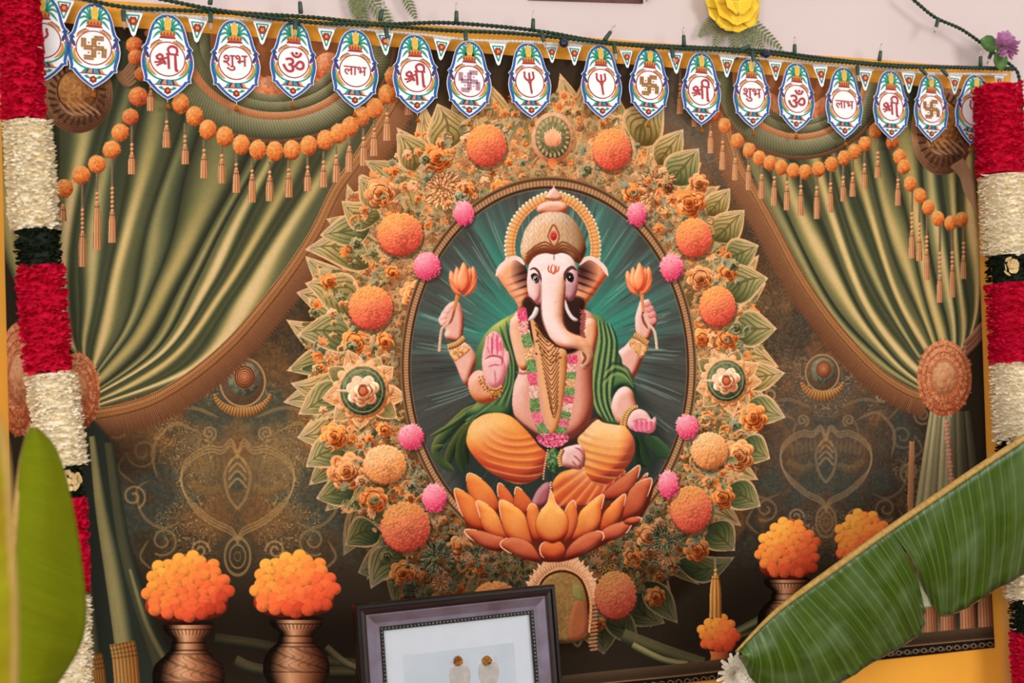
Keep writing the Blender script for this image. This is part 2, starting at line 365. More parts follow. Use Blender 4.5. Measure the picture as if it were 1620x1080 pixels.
def motif(xc, y, k, c):
    """mirrored scroll ornament of the brocade"""
    for sgn in (-1, 1):
        f = lambda a: [(xc + sgn * x * k, y + v * k) for x, v in a]
        for d in (0, 5, 10):
            line(f([(0, 60 + d), (10, 40 + d), (25, 52 + d), (45, 50 + d), (70, 62 + d), (88, 85 + d), (86, 120), (70, 150 - d), (40, 175 - d), (10, 190 - d), (0, 205 - d)]), 1.1, c, .5, None)
        line(f([(8, 70), (20, 95), (14, 130), (0, 150)]), 2, c * .9, .6, None)
        line(f([(60, 30), (95, 15), (120, 30), (135, 60), (128, 100)]), 2.2, c * .85, .6)
        line(f([(90, 170), (120, 180), (150, 160), (160, 120), (140, 105)]), 2, c * .8, .55)
        line(f([(30, 5), (70, -10), (105, -5)]), 2.5, c * .8, .6)
        for j in range(6): line(f([(22 + j * 9, 66 + j * 2), (20 + j * 9, 88 + j * 2)]), 2.4, c * .72, .6)
        for j in range(5): ell(xc + sgn * (30 + 10 * j) * k, y + (118 + 6 * math.sin(j)) * k, 8 * k, 9 * k, [K('5c4126'), K('8a6234'), K('a8824c')], alpha=.25)
    for d in (0, 6, 12): ell(xc, y + 225 * k, (22 - d * 1.4) * k, (32 - d * 2) * k, [c * .9] * 2, ring=.16, alpha=.7)
    for d in range(4): line([(xc - 14 * k, y + (80 + d * 12) * k), (xc, y + (66 + d * 12) * k), (xc + 14 * k, y + (80 + d * 12) * k)], 1.6, c, .6, None)
for xc, y, k, c in ((376, 655, 1.0, K('b08a56')), (1305, 640, .82, K('977a58'))):
    motif(xc, y, k, c)
    for sgn in (-1, 1):
        for ox, oy, r0, t0 in ((150, 60, 26, 0), (165, 130, 20, 2), (118, 200, 24, 1), (60, 215, 16, 3), (110, -20, 20, 4), (190, 20, 18, 1), (45, 30, 12, 2), (200, 190, 22, 0), (150, -70, 16, 3)):
            th = np.linspace(0, 9.5, 26); p = [(xc + sgn * (ox + r0 * (1 - .085 * a) * math.cos(a + t0)) * k, y + (oy + r0 * (1 - .085 * a) * math.sin(a + t0)) * k) for a in th]; line(p, 1.5, c * (.75 + .1 * t0), .6, None)
            line([(xc + sgn * (ox + r0) * k, y + oy * k), (xc + sgn * (ox + r0 * 1.5) * k, y + (oy + 26) * k), (xc + sgn * (ox + r0 * .6) * k, y + (oy + 48) * k)], 1.8, c * .8, .55)
def crescent(cx, cy, r):
    ell(cx, cy, r * .92, r, [K('4e3a28'), K('6f5540')], tex=.5); ell(cx, cy, r * .92, r, [K('a87f55')] * 2, ring=.08)
    ell(cx + r * .05, cy - r * .12, r * .62, r * .68, [K('3e3a2e'), K('6a6a52'), K('8a8468')], tex=.6); ell(cx + r * .08, cy - r * .2, r * .42, r * .46, [K('7c4028'), K('b0683f'), K('cd8658')])
    for k in range(4): ell(cx + r * .08, cy - r * .2, r * (.4 - k * .09), r * (.44 - k * .1), [K('55301f')] * 2, ring=.14)
    th = np.linspace(.25, 2.9, 12); tube([(cx + r * 1.15 * math.cos(a), cy + r * (.25 + .95 * math.sin(a))) for a in th], [2, 6, 8, 6, 2], [K('7a4a26'), K('b67c44'), K('d39a5c')], fn=lambda C, u, s, v: C * (.85 + .2 * np.sin(s * 1.3))[..., None])
crescent(384, 604, 40); crescent(1300, 590, 30)

# ---- curtains with swags
GRN = [K('2a2c21'), K('4c5039'), K('77744d'), K('a49561'), K('c8b07e'), K('d4ba8e')]
def curtain(left, right, folds, seed, lo=0):
    """left and right: edge paths from top to bottom; folds run between them"""
    a = along(left, 1)[0]; b = along(right, 1)[0]; n = 1150; m = 1500
    f = lambda p: np.stack([np.interp(np.linspace(0, 1, n), np.linspace(0, 1, len(p)), p[:, k]) for k in (0, 1)], 1)
    a, b = f(a), f(b); u = np.linspace(0, 1, m); v = np.linspace(0, 1, n)
    P = a[:, None] * (1 - u)[None, :, None] + b[:, None] * u[None, :, None]
    q = np.random.RandomState(seed); uw = u[None, :] + .012 * np.sin(v[:, None] * 5 + u[None, :] * 14) + .01 * np.sin(v[:, None] * 9 + u[None, :] * 31)
    pos = np.cumsum(.6 + q.rand(folds)); pos = np.r_[0, pos / pos[-1]]; idx = np.clip(np.searchsorted(pos, np.clip(uw, 0, .9999)) - 1, 0, folds - 1)
    x = (np.clip(uw, 0, .9999) - pos[idx]) / (pos[idx + 1] - pos[idx]); amp = (.62 + .38 * q.rand(folds))[idx]
    t = (np.exp(-((x - .42) / .25) ** 2) * .78 + .12 + .1 * np.sin(x * 12 + idx)) * amp
    t = t * (.42 + .58 * np.clip(v[:, None] * 2.6 - .28, 0, 1)) * (1 - lo * v[:, None])
    C = ramp(t, GRN); warm = (q.rand(folds)[idx] * .25)[..., None]
    C = C * (1 - warm) + C * warm * np.array([1.18, 1.0, .72], np.float32)
    surf(P, C)
curtain([(-30, 40), (-20, 300), (40, 480), (128, 560)], [(640, 120), (560, 270), (490, 380), (420, 480), (320, 585), (150, 648)], 11, 4)
curtain([(1130, 100), (1185, 260), (1240, 380), (1310, 500), (1390, 580), (1462, 622)], [(1562, 100), (1562, 300), (1558, 480), (1530, 560)], 10, 9)
def trim(path, w, fr, side, seed):
    """braid with a long fringe on one side"""
    q, nr, s = along(path, .3); n = len(q); m = int(fr * S * 1.7); u = np.linspace(0, 1, m)
    P = q[:, None] + side * nr[:, None] * (w + u[None, :] * fr * (.95 + .08 * np.sin(s * 1.1))[:, None])[..., None]
    st = .5 + .5 * np.sin(s[:, None] * 2.4 + .6 * np.sin(s[:, None] * .37)); C = ramp(.25 + .5 * st * (1 - .45 * u[None, :]) - .1 * u[None, :], [K('2e1a12'), K('6a4028'), K('9b6844'), K('c28f63')])
    A = np.ones((n, m), np.float32) * np.clip((1 - u) * 5, 0, 1)[None, :]
    surf(P, C, A)
    tube(path, w, [K('8a4f2c'), K('b97a48'), K('d79a66')], gain=.3, fn=lambda C, u, s, v: C * (.86 + .22 * np.sin(s * 1.7) * np.cos(u * 7))[..., None] * np.where((np.abs(np.abs(u) - .78) < .1) | (np.abs(u) < .06), .62, 1)[..., None])
trim([(640, 130), (570, 245), (532, 300), (500, 365), (458, 430), (410, 492), (365, 543), (310, 590), (250, 628), (200, 646), (146, 656)], 9, 34, -1, 1)
trim([(1128, 120), (1165, 250), (1195, 305), (1226, 362), (1262, 430), (1300, 488), (1342, 540), (1392, 590), (1440, 620), (1470, 628)], 7, 29, 1, 2)
glow(170, 720, 60, 34, K('1d1712'), .7)
# lower parts of the curtains
puff([(100, 690), (170, 690), (200, 840), (255, 1000), (300, 1110), (100, 1110)], [K('1c1f19'), K('2b3029'), K('353a30')], r=16, soft=5)
for pts, w, c in (([(146, 690), (160, 800), (178, 900), (194, 1000), (205, 1090)], [5, 9, 13, 15, 16], 1), ([(122, 690), (130, 850), (146, 1000), (156, 1090)], [8, 9, 10, 11], .5), ([(172, 700), (196, 860), (226, 970), (262, 1080)], [7, 9, 10, 10], .33), ([(206, 900), (232, 985), (262, 1045), (285, 1080)], [3, 4, 5, 5], .8)):
    tube(pts, w, [K('23261e'), GRN[1] * c + K('23261e') * (1 - c), GRN[3] * c + K('23261e') * (1 - c), GRN[2] * c + K('23261e') * (1 - c)], gain=.5, mid=.3, alpha=.92)
for x, y, w in ((150, 1035, 14), (196, 1016, 20)):
    tube([(x - 3, y), (x + 2, y + 30), (x + 8, y + 110)], w, [K('5a3014'), K('a86a30'), K('d09a58'), K('9a5c2a')], gain=.5, fn=lambda C, u, s, v: C * (.85 + .18 * np.sin(u * 22))[..., None] * np.where((s < 26) & (np.sin(s * .9) > .5), .75, 1)[..., None])
for k in range(9):
    x0 = 1478 + k * 7; x1 = 1446 + k * 14; br = [.95, 1, .8, 1, .9, .55, .6, .4, .5][k]
    tube([(x0, 650), (x0 * .6 + x1 * .4, 740), (x1, 900), (x1 + 2, 1000)], [4, 7, 9, 10], [K('34352a') * br, K('77704f') * br, K('b9a67c') * br, K('8a7d58') * br], gain=.5)
glow(1520, 960, 90, 45, K('2a201a'), .8)
for x, w in ((1448, 9), (1472, 10), (1499, 11), (1531, 12), (1560, 12)):
    tube([(x, 925), (x + 1, 960), (x + 2, 1002)], [w * .8, w, w * 1.05], [K('3c2018'), K('a0603e'), K('d0906a'), K('8d5236')], gain=.6, fn=lambda C, u, s, v: C * (.88 + .15 * np.sin(u * 16))[..., None])
def strip(x0, y0, x1, y1, c):
    tube([(x0, y0), (x1, y1)], 7, [c, c * 1.3], gain=.3)
strip(1380, 1030, 1580, 1004, K('28343a')); glow(1460, 1016, 100, 8, K('2e3a40'), .5)
tube([(1440, 800), (1444, 700), (1438, 900), (1430, 960)], 4, [K('8a5a3a'), K('c58a60')], gain=.5)
for k in range(16): ell(1500 + k * .6, 668 + k * 6.4, 4.4 + 1.6 * math.sin(k * 1.9), 4, [K('7a4636'), K('b87a62'), K('d8a288')], gain=.6)
# swags over the curtains
OLV = [K('26281e'), K('4d4d36'), K('726e4e'), K('8d8763'), K('a89e78')]
COP = [K('7a3c20'), K('b46a40'), K('cf8a5a'), K('dca276')]
knit = lambda C, u, s, v: C * (.9 + .2 * np.sin(s * 1.6 + u * 3) * np.cos(u * 11 + s * .3))[..., None]
def swag(cx, top, hw, dep, k):
    arc = lambda f, g: [(cx + hw * f * math.cos(a) * -1, top + dep * g * math.sin(a)) for a in np.linspace(-.12, math.pi + .12, 15)]
    puff(arc(1.0, 1.0), [K('4a2a1c'), K('8a5434'), K('b0683e')], r=20)
    for j in range(16):
        a = .15 + j * .19; x = cx - hw * .5 * math.cos(a) + (j % 3 - 1) * 6; y = top + dep * (.25 + .28 * math.sin(a)); pompom(x, y, 24 * k, [K('7c3020'), K('b8502e'), K('d26c42'), K('e08a5c'), K('e8a478')], seed=j)
    for f, g, w, c in ((.62, .62, 9, OLV), (.72, .70, 10, OLV), (.80, .785, 7.5, COP), (.86, .85, 6, OLV), (.945, .93, 17, OLV)):
        tube(arc(f, g), w * k, c, gain=.55, fn=knit)
    tube(arc(1.04, 1.03), 3 * k, [K('5a3422'), K('8a5a3c')], gain=.4, fn=knit)
swag(435, 62, 182, 158, 1.0); swag(1265, 118, 132, 128, .85)
def medallion(cx, cy, rx, ry):
    ell(cx, cy, rx, ry, [K('42281c'), K('6a4630'), K('8f6446'), K('a87c58')], tex=.4)
    for f in (1, .93, .86): ell(cx, cy, rx * f, ry * f, [K('5c3826'), K('a87a55'), K('c09068')], ring=.045)
    for j in range(26):
        a = j * .2417; x0, y0 = cx + rx * .6 * math.cos(a), cy + ry * .6 * math.sin(a); x1, y1 = cx + rx * .84 * math.cos(a + .12), cy + ry * .84 * math.sin(a + .12)
        line([(x0, y0), (x1, y1)], 1.7, K('3a2218'), .7)
    ell(cx, cy - ry * .1, rx * .58, ry * .55, [K('6a4024'), K('a06a3c'), K('c08a50')], tex=.9); ell(cx, cy - ry * .1, rx * .58, ry * .55, [K('4d2e1e')] * 2, ring=.07)
    for j in range(5): line([(cx - rx * .5 + j * 9, cy + ry * .2), (cx - rx * .3 + j * 12, cy + ry * .45), (cx + j * 9, cy + ry * .55)], 1.4, K('c0946c'), .6)
medallion(122, 150, 56, 62); medallion(1492, 205, 50, 72)
for j in range(6): tube([(1508 + j * 3, 262 - j * 2), (1524 + j * 3, 280), (1532 + j * 3, 305 + j * 4), (1552, 325 + j * 4)], 3, [K('5e3c2c'), K('a07858'), K('c09a78')], gain=.6)
for j in range(6): tube([(178 + j * 2, 105 + j * 4), (192 + j * 2, 118 + j * 4), (215, 90 + j * 8)], 3, [K('3e2a1e'), K('7a563c'), K('94704e')], gain=.6)
for x, y, r in ((212, 72, 13), (214, 92, 12), (225, 118, 12), (218, 154, 15), (206, 186, 13), (190, 211, 14), (176, 238, 14), (153, 261, 14), (128, 278, 14.5), (101, 299, 14.5)):
    pompom(x, y, r, [K('7a2c1a'), K('b44c2a'), K('cf6838'), K('dc8448'), K('e49a5c')] if y < 200 else None, seed=int(x))
for x, a, b, c in ((130, 292, 372, 422), (153, 275, 325, 395), (177, 252, 338, 384), (208, 200, 248, 276), (238, 120, 150, 176), (99, 312, 330, 350), (263, 178, 205, 234), (292, 196, 235, 260), (322, 222, 250, 282), (350, 230, 258, 290), (373, 242, 272, 305), (398, 252, 282, 320), (426, 256, 284, 318), (456, 254, 280, 312), (486, 248, 276, 302), (511, 240, 268, 296), (531, 232, 258, 288), (552, 214, 238, 272), (574, 204, 230, 262), (591, 190, 216, 247), (611, 165, 192, 223), (645, 160, 164, 182), (663, 130, 144, 170)):
    tassel(x, a, b, c, 6, seed=x)
for i, (x, y) in enumerate(((285, 165), (307, 185), (328, 206), (355, 217), (381, 230), (407, 238), (434, 240), (461, 238), (488, 231), (514, 222), (535, 212), (553, 201), (571, 185), (592, 172), (612, 150), (622, 122), (268, 140))):
    pompom(x, y, 13.4 if i < 14 else 14.5, seed=i + 3, ry=16)
for x, a, b, c in ((1225, 262, 292, 325), (1245, 272, 300, 332), (1267, 276, 306, 341), (1292, 276, 308, 346), (1314, 272, 302, 336), (1334, 260, 292, 318), (1349, 252, 286, 311), (1368, 240, 272, 298), (1389, 220, 260, 281), (1075, 108, 152, 180), (1098, 170, 184, 200), (1124, 196, 214, 242), (1143, 210, 236, 268), (1163, 236, 256, 285), (1184, 250, 268, 300), (1205, 258, 282, 314),
                   (1422, 262, 296, 325), (1445, 302, 370, 408), (1457, 318, 380, 412), (1469, 340, 400, 443), (1490, 358, 440, 478), (1510, 362, 425, 470), (1528, 356, 410, 441)):
    tassel(x, a, b, c, 4.6, seed=x)
for i, (x, y) in enumerate(((1129, 180), (1146, 199), (1166, 223), (1185, 238), (1201, 250), (1218, 258), (1236, 265), (1255, 270), (1274, 272), (1295, 268), (1315, 260), (1335, 250), (1352, 240), (1368, 228), (1385, 207), (1412, 225), (1424, 248), (1431, 264), (1442, 291), (1458, 310), (1471, 328), (1487, 346), (1507, 353), (1525, 347))):
    pompom(x, y, 10, [K('7a2c1a'), K('b44c2a'), K('cf6838'), K('dc8448'), K('e49a5c')] if i in (0, 15) else None, seed=i + 40, ry=12)
def rosette(cx, cy, rx, ry):
    ell(cx, cy, rx, ry, [K('8a4024'), K('b46038'), K('cc7c50'), K('da9468')], tex=.7, gain=.4)
    for f in (.88, .7, .52, .46, .28): ell(cx, cy, rx * f, ry * f, [K('6a3a26')] * 2, ring=.05, alpha=.6)
    ell(cx, cy, rx * .44, ry * .44, [K('8a4e32'), K('c08258'), K('dca27a')], tex=.6); ell(cx, cy - 2, rx * .14, ry * .14, [K('a0623c'), K('e0a878')])
    q = np.random.RandomState(5)
    for j in range(260):
        a = q.rand() * 6.283; r0 = .5 + .5 * q.rand(); x, y = cx + rx * r0 * math.cos(a), cy + ry * r0 * math.sin(a); line([(x, y), (x + 4 * math.cos(a), y + 4 * math.sin(a))], .8, [K('e0a880'), K('8a4c34')][j % 2], .5)
rosette(1497, 598, 44, 60); rosette(122, 620, 36, 62); rosette(30, 600, 34, 90)
for j in range(3): tube([(1530, 560 - j * 8), (1545, 545 - j * 8), (1562, 525 - j * 8)], 4, [K('6a4030'), K('c08a66')], gain=.5)

# ---- wreath of leaves and blossoms
RX, RY, WX, WY = 376, 448, 852, 580
LEAF = [[K('5c5432'), K('948656'), K('c0a674'), K('dab68c')], [K('4e5436'), K('808058'), K('a89e70'), K('d0b088')], [K('64502e'), K('a08a58'), K('c4a878'), K('d4b48c')], [K('3c4a36'), K('5e6a4a'), K('8a865a'), K('bfa274')]]
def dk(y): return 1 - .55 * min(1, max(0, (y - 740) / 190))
def wpt(a, f): return WX + RX * f * math.cos(a) - (12 * f * math.cos(a) if math.cos(a) > 0 else -12 * math.cos(a)) , WY + RY * f * math.sin(a)
ringm = ((X - WX) / (RX * .93)) ** 2 + ((Y - WY) / (RY * .93)) ** 2
blend((slice(None), slice(None)), (np.clip((1 - ringm) * 14, 0, 1) * .95).astype(np.float32), K('5d4a30'))
q = np.random.RandomState(3)
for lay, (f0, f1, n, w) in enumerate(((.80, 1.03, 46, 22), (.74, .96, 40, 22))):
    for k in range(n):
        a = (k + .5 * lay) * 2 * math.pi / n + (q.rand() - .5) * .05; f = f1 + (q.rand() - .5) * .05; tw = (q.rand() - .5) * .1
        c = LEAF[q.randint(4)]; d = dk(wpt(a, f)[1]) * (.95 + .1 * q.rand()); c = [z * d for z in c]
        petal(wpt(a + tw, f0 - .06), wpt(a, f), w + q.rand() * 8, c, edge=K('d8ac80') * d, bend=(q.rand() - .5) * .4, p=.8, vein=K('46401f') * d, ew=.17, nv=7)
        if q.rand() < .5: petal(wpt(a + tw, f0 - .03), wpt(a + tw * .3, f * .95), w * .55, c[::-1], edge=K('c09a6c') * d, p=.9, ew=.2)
PAL = [[K('8a4a28'), K('d88850'), K('f0b07c')], [K('94441f'), K('e07c40'), K('f4a868')], [K('6a4c2c'), K('b48a58'), K('dcb88a')], [K('4a4a30'), K('84805a'), K('b4a880')], [K('8c5c3c'), K('e0a070'), K('f2c49c')], [K('464a38'), K('84846a'), K('b4ae90')], [K('54341f'), K('8a5a38'), K('b4825a')]]
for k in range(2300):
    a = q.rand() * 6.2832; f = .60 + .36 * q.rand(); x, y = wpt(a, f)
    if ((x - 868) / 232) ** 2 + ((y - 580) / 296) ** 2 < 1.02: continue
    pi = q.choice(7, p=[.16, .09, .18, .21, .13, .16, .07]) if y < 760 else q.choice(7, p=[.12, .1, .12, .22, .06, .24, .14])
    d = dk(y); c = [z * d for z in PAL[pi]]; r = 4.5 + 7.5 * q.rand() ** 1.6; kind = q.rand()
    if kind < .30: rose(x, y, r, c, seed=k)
    elif kind < .42 and r > 6: mum(x, y, r * 1.3, c, seed=k)
    elif kind < .62:
        b = q.rand() * 6.28
        for j in range(3): petal((x, y), (x + 1.7 * r * math.cos(b + j * .6), y + 1.7 * r * math.sin(b + j * .6)), r * .42, c, edge=c[2], p=.8, ew=.2)
    elif kind < .84:
        b = q.rand() * 6.28
        for j in range(7): petal((x, y), (x + r * math.cos(b + j * .9), y + r * math.sin(b + j * .9)), r * .36, c, p=1.1)
        ell(x, y, r * .3, r * .3, [c[0], c[1]])
    else:
        b = q.rand() * 6.28; line([(x, y), (x + r * math.cos(b), y + r * math.sin(b)), (x + r * 2 * math.cos(b + .6), y + r * 2 * math.sin(b + .6)), (x + r * 1.6 * math.cos(b + 1.3), y + r * 1.6 * math.sin(b + 1.3))], 1.9, c[2], .9)
q2_ = np.random.RandomState(61)
for k in range(900):   # muted filigree close to the rim of the niche
    a = q2_.rand() * 6.2832; f = 1.06 + .17 * q2_.rand(); x, y = 868 + 224 * f * math.cos(a), 580 + 287 * f * math.sin(a)
    if y > 800 and 720 < x < 1030: continue
    d = dk(y); c = [z * d * .85 for z in PAL[[2, 3, 6, 2, 5, 6, 0][k % 7]]]; r = 3 + 4.5 * q2_.rand(); b = q2_.rand() * 6.28
    if k % 3 == 0: rose(x, y, r, c, seed=k)
    elif k % 3 == 1:
        for j in range(4): petal((x, y), (x + 1.7 * r * math.cos(b + j * .55), y + 1.7 * r * math.sin(b + j * .55)), r * .4, c, edge=c[2], p=.85, ew=.25)
    else: line([(x, y), (x + r * math.cos(b), y + r * math.sin(b)), (x + r * 2 * math.cos(b + .7), y + r * 2 * math.sin(b + .7)), (x + r * 1.4 * math.cos(b + 1.6), y + r * 1.4 * math.sin(b + 1.6))], 1.3, c[2], .85)
# engraved lines over the wreath
fine = noise(CH, CW, 26, 77, 3); ln = np.clip(1 - np.abs(((fine * 24) % 1) - .5) * 5, 0, 1)
inr = ((X - 868) / 230) ** 2 + ((Y - 580) / 294) ** 2
msk = np.clip((1 - ringm) * 10, 0, 1) * np.clip((inr - 1) * 20, 0, 1)
blend((slice(None), slice(None)), (ln * msk * .42).astype(np.float32), K('3e2a1a'))
fine2 = np.clip(1 - np.abs(((fine * 24 + .45) % 1) - .5) * 6, 0, 1); blend((slice(None), slice(None)), (fine2 * msk * .2).astype(np.float32), K('e8b888'))
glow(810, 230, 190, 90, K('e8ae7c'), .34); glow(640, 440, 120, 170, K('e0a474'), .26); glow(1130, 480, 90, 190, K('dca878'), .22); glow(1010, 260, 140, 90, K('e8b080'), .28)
# a handful of larger blossoms and leaves that stand out
for bx, by, tx, ty, w, ci, bend in ((585, 420, 482, 395, 30, 0, .1), (585, 360, 506, 372, 26, 1, 0), (600, 345, 540, 318, 24, 0, -.1), (600, 330, 568, 280, 20, 2, 0), (655, 270, 626, 212, 26, 2, .1), (560, 500, 482, 448, 34, 0, .12), (560, 545, 470, 530, 30, 1, .1),
        (545, 600, 460, 606, 24, 2, -.1), (545, 610, 472, 655, 26, 1, 0), (540, 680, 470, 692, 24, 2, 0), (545, 715, 484, 738, 26, 1, .1), (560, 770, 500, 788, 24, 3, 0), (600, 840, 545, 862, 26, 3, .1), (625, 880, 565, 905, 28, 3, 0), (640, 870, 585, 930, 26, 1, .1),
        (700, 240, 690, 165, 34, 2, .1), (1010, 230, 1050, 165, 36, 2, -.1), (1040, 260, 1080, 205, 24, 2, 0), (1060, 290, 1105, 235, 30, 1, 0), (1120, 340, 1155, 298, 20, 2, 0), (1130, 380, 1178, 332, 26, 0, 0), (1150, 410, 1200, 388, 26, 1, 0), (1150, 470, 1215, 440, 32, 1, -.1), (1160, 520, 1228, 520, 30, 1, 0),
        (1170, 600, 1240, 590, 24, 2, 0), (1180, 640, 1240, 660, 24, 1, 0), (1170, 700, 1215, 725, 26, 3, 0), (1150, 770, 1200, 800, 26, 3, 0), (1120, 830, 1160, 870, 28, 3, 0), (1000, 940, 1050, 985, 26, 3, .1), (1020, 920, 1070, 985, 22, 3, 0), (950, 980, 955, 1035, 24, 3, 0), (960, 960, 1010, 1025, 22, 3, 0), (1070, 890, 1160, 880, 22, 3, .1)):
    d = dk(by); petal((bx, by), (tx, ty), w, [z * d for z in LEAF[ci]], edge=K('dcb48a') * d, bend=bend * 1.6, vein=K('4c4828') * d, ew=.16, nv=8, p=.72)
for cx, cy, r, pi in ((620, 432, 12, 1), (655, 465, 22, 0), (520, 445, 13, 1), (600, 305, 24, 0), (700, 300, 36, 4), (690, 250, 24, 1), (790, 300, 16, 1), (735, 300, 14, 1), (560, 540, 20, 1), (608, 540, 14, 1), (528, 690, 22, 1), (607, 680, 12, 1), (590, 790, 22, 1), (635, 905, 20, 1), (695, 920, 18, 4), (725, 866, 20, 0), (755, 893, 14, 1),
        (1040, 300, 38, 4), (1000, 305, 16, 1), (1090, 320, 26, 1), (1105, 290, 16, 0), (1108, 440, 20, 0), (1150, 432, 16, 1), (1150, 535, 18, 1), (1110, 535, 16, 1), (1118, 660, 11, 1), (1190, 660, 22, 1), (1140, 785, 20, 1), (1100, 868, 20, 1), (1024, 847, 20, 0), (1052, 880, 16, 4), (1000, 880, 16, 1), (1035, 943, 16, 1), (945, 985, 14, 1), (1165, 720, 26, 0), (548, 745, 30, 0), (960, 890, 20, 2), (800, 880, 18, 3), (745, 880, 22, 5), (690, 880, 30, 5), (1050, 850, 26, 5), (920, 890, 18, 5)):
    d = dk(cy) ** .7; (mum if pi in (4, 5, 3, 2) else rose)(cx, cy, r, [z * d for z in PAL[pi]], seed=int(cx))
q = np.random.RandomState(29)
for k in range(620):   # loose small florets and curls over the leaf bases
    a = q.rand() * 6.2832; f = .66 + .26 * q.rand(); x, y = wpt(a, f)
    if ((x - 868) / 236) ** 2 + ((y - 580) / 300) ** 2 < 1.02 or abs(math.hypot(x - 574, y - 618)) < 56 or math.hypot(x - 1148, y - 602) < 48: continue
    d = dk(y); c = [z * d for z in PAL[q.choice(7, p=[.17, .1, .17, .19, .14, .17, .06])]]; r = 3.5 + 5 * q.rand(); b = q.rand() * 6.28
    if k % 3 == 0: rose(x, y, r * 1.2, c, seed=k)
    elif k % 3 == 1:
        for j in range(4): petal((x, y), (x + 1.8 * r * math.cos(b + j * .5), y + 1.8 * r * math.sin(b + j * .5)), r * .4, c, edge=c[2], p=.8, ew=.25)
    else: tube([(x, y), (x + r * math.cos(b), y + r * math.sin(b)), (x + r * 2 * math.cos(b + .7), y + r * 2 * math.sin(b + .7)), (x + r * 1.5 * math.cos(b + 1.5), y + r * 1.5 * math.sin(b + 1.5))], [1, 2.2, 2, .6], c, gain=.6)
def oval_flower(cx, cy, r):
    q = np.random.RandomState(int(cx))
    for k in range(9):
        a = k * .698 + q.rand() * .3; c = LEAF[q.randint(4)] if k % 2 else [K('a8683c'), K('e6a874'), K('f0c498')]
        petal((cx + r * .5 * math.cos(a), cy + r * .5 * math.sin(a)), (cx + r * (1.25 + .35 * q.rand()) * math.cos(a), cy + r * (1.25 + .3 * q.rand()) * math.sin(a)), r * .36, c, edge=K('eec096'), p=.85, vein=K('7a5a34'), ew=.18)
    for k in range(15):
        a = k * .4189; ell(cx + r * .88 * math.cos(a), cy + r * .92 * math.sin(a), r * .2, r * .17, [K('9a5c36'), K('e2a878'), K('f4cca4')], rot=a, gain=.6)
    ell(cx, cy, r * .92, r * .97, [K('9a6038'), K('dda270'), K('f2c498')], tex=.5); ell(cx, cy, r * .8, r * .86, [K('2e3c30'), K('54644c'), K('848a6a')], tex=.7); ell(cx, cy, r * .7, r * .76, [K('c0a074')] * 2, ring=.05, alpha=.8)
    rose(cx, cy, r * .56, [K('b86c48'), K('eeb892'), K('f8dcbe')], seed=5); ell(cx, cy, r * .17, r * .19, [K('a8563a'), K('d88860')]); ell(cx, cy, r * .17, r * .19, [K('8a3c28')] * 2, ring=.25)
    tube([(cx - r * .95, cy), (cx - r * .55, cy)], 1.6, [K('c09a78'), K('f2dcc4')])
oval_flower(574, 618, 45); oval_flower(1148, 602, 38)
def crest(cx, cy, rx, ry):
    ell(cx, cy, rx, ry, [K('9a6040'), K('d8a07c'), K('ecbe9c')], tex=.3); ell(cx, cy, rx * .82, ry * .84, [K('4a4a34'), K('7c7454'), K('a09870')], tex=.8)
    for k in range(22):
        a = k * .2856; line([(cx + rx * .62 * math.cos(a), cy + ry * .62 * math.sin(a)), (cx + rx * .78 * math.cos(a), cy + ry * .8 * math.sin(a))], 1.3, K('d4b088'), .8)
    for k in range(7):
        x = (k - 3) * rx * .11; petal((cx + x * .5, cy + ry * .35), (cx + x * 1.1, cy - ry * (.42 - abs(k - 3) * .07)), rx * .12, [K('b8623c'), K('e8a078'), K('f6c8a4')], edge=K('f4c8a8'), p=.8)
    petal((cx, cy + ry * .8), (cx, cy + ry * 1.25), rx * .2, [K('c86a3c'), K('e89868')])
crest(873, 218, 34, 40)
# shrine-shaped crest at the bottom
for k in range(38):
    a = math.pi * (1 + k / 37) ; x0, y0 = 888 + 44 * math.cos(a), 948 + 46 * math.sin(a); g = 16 + 12 * math.exp(-((k - 18.5) / 5) ** 2) + 4 * (k % 2)
    petal((x0, y0), (888 + (44 + g) * math.cos(a), 948 + (46 + g * 1.2) * math.sin(a)), 5, [K('8a5a40'), K('c89472'), K('dcb08c')], edge=K('e0b898'), p=.7)
puff([(844, 1010), (842, 950), (856, 915), (888, 896), (920, 915), (932, 950), (930, 1010)], [K('4e3a26'), K('8a6c44'), K('a88a5a')], r=8, tex=.5)
for f in (1, .9): line([(888 - 44 * f, 1000), (888 - 46 * f, 950), (888 - 32 * f, 915), (888, 948 - 50 * f), (888 + 32 * f, 915), (888 + 46 * f, 950), (888 + 44 * f, 1000)], 1.6, K('c89a74') if f == 1 else K('4a2c1c'), 1, None)
puff([(905, 960), (925, 945), (928, 1000), (900, 1010)], [K('7a4430'), K('b0704c')], r=6); puff([(905, 925), (918, 930), (922, 950), (908, 945)], [K('6a6a3c'), K('9a9058')], r=4)
for j in range(14): line([(932 + 2 * math.sin(j), 950 + j * 6), (946, 948 + j * 6)], 1.6, K('b87c5c'), .8)
f3 = noise(CH, CW, 20, 78, 3); l3 = np.clip(1 - np.abs(((f3 * 20) % 1) - .5) * 5, 0, 1); r3 = ((X - WX) / (RX * 1.0)) ** 2 + ((Y - WY) / (RY * 1.0)) ** 2
blend((slice(None), slice(None)), (l3 * np.clip((1 - r3) * 10, 0, 1) * np.clip((inr - 1) * 20, 0, 1) * .22).astype(np.float32), K('3a2616'))
wm_ = (np.clip((1.06 - r3) * 10, 0, 1) * np.clip((inr - 1) * 20, 0, 1))[..., None].astype(np.float32)
cv[:] = cv * (1 - wm_) + np.clip(((cv - .46) * 1.14 + .46) * np.array([1.0, .975, .94], np.float32), .03, 1) * wm_
q = np.random.RandomState(19)
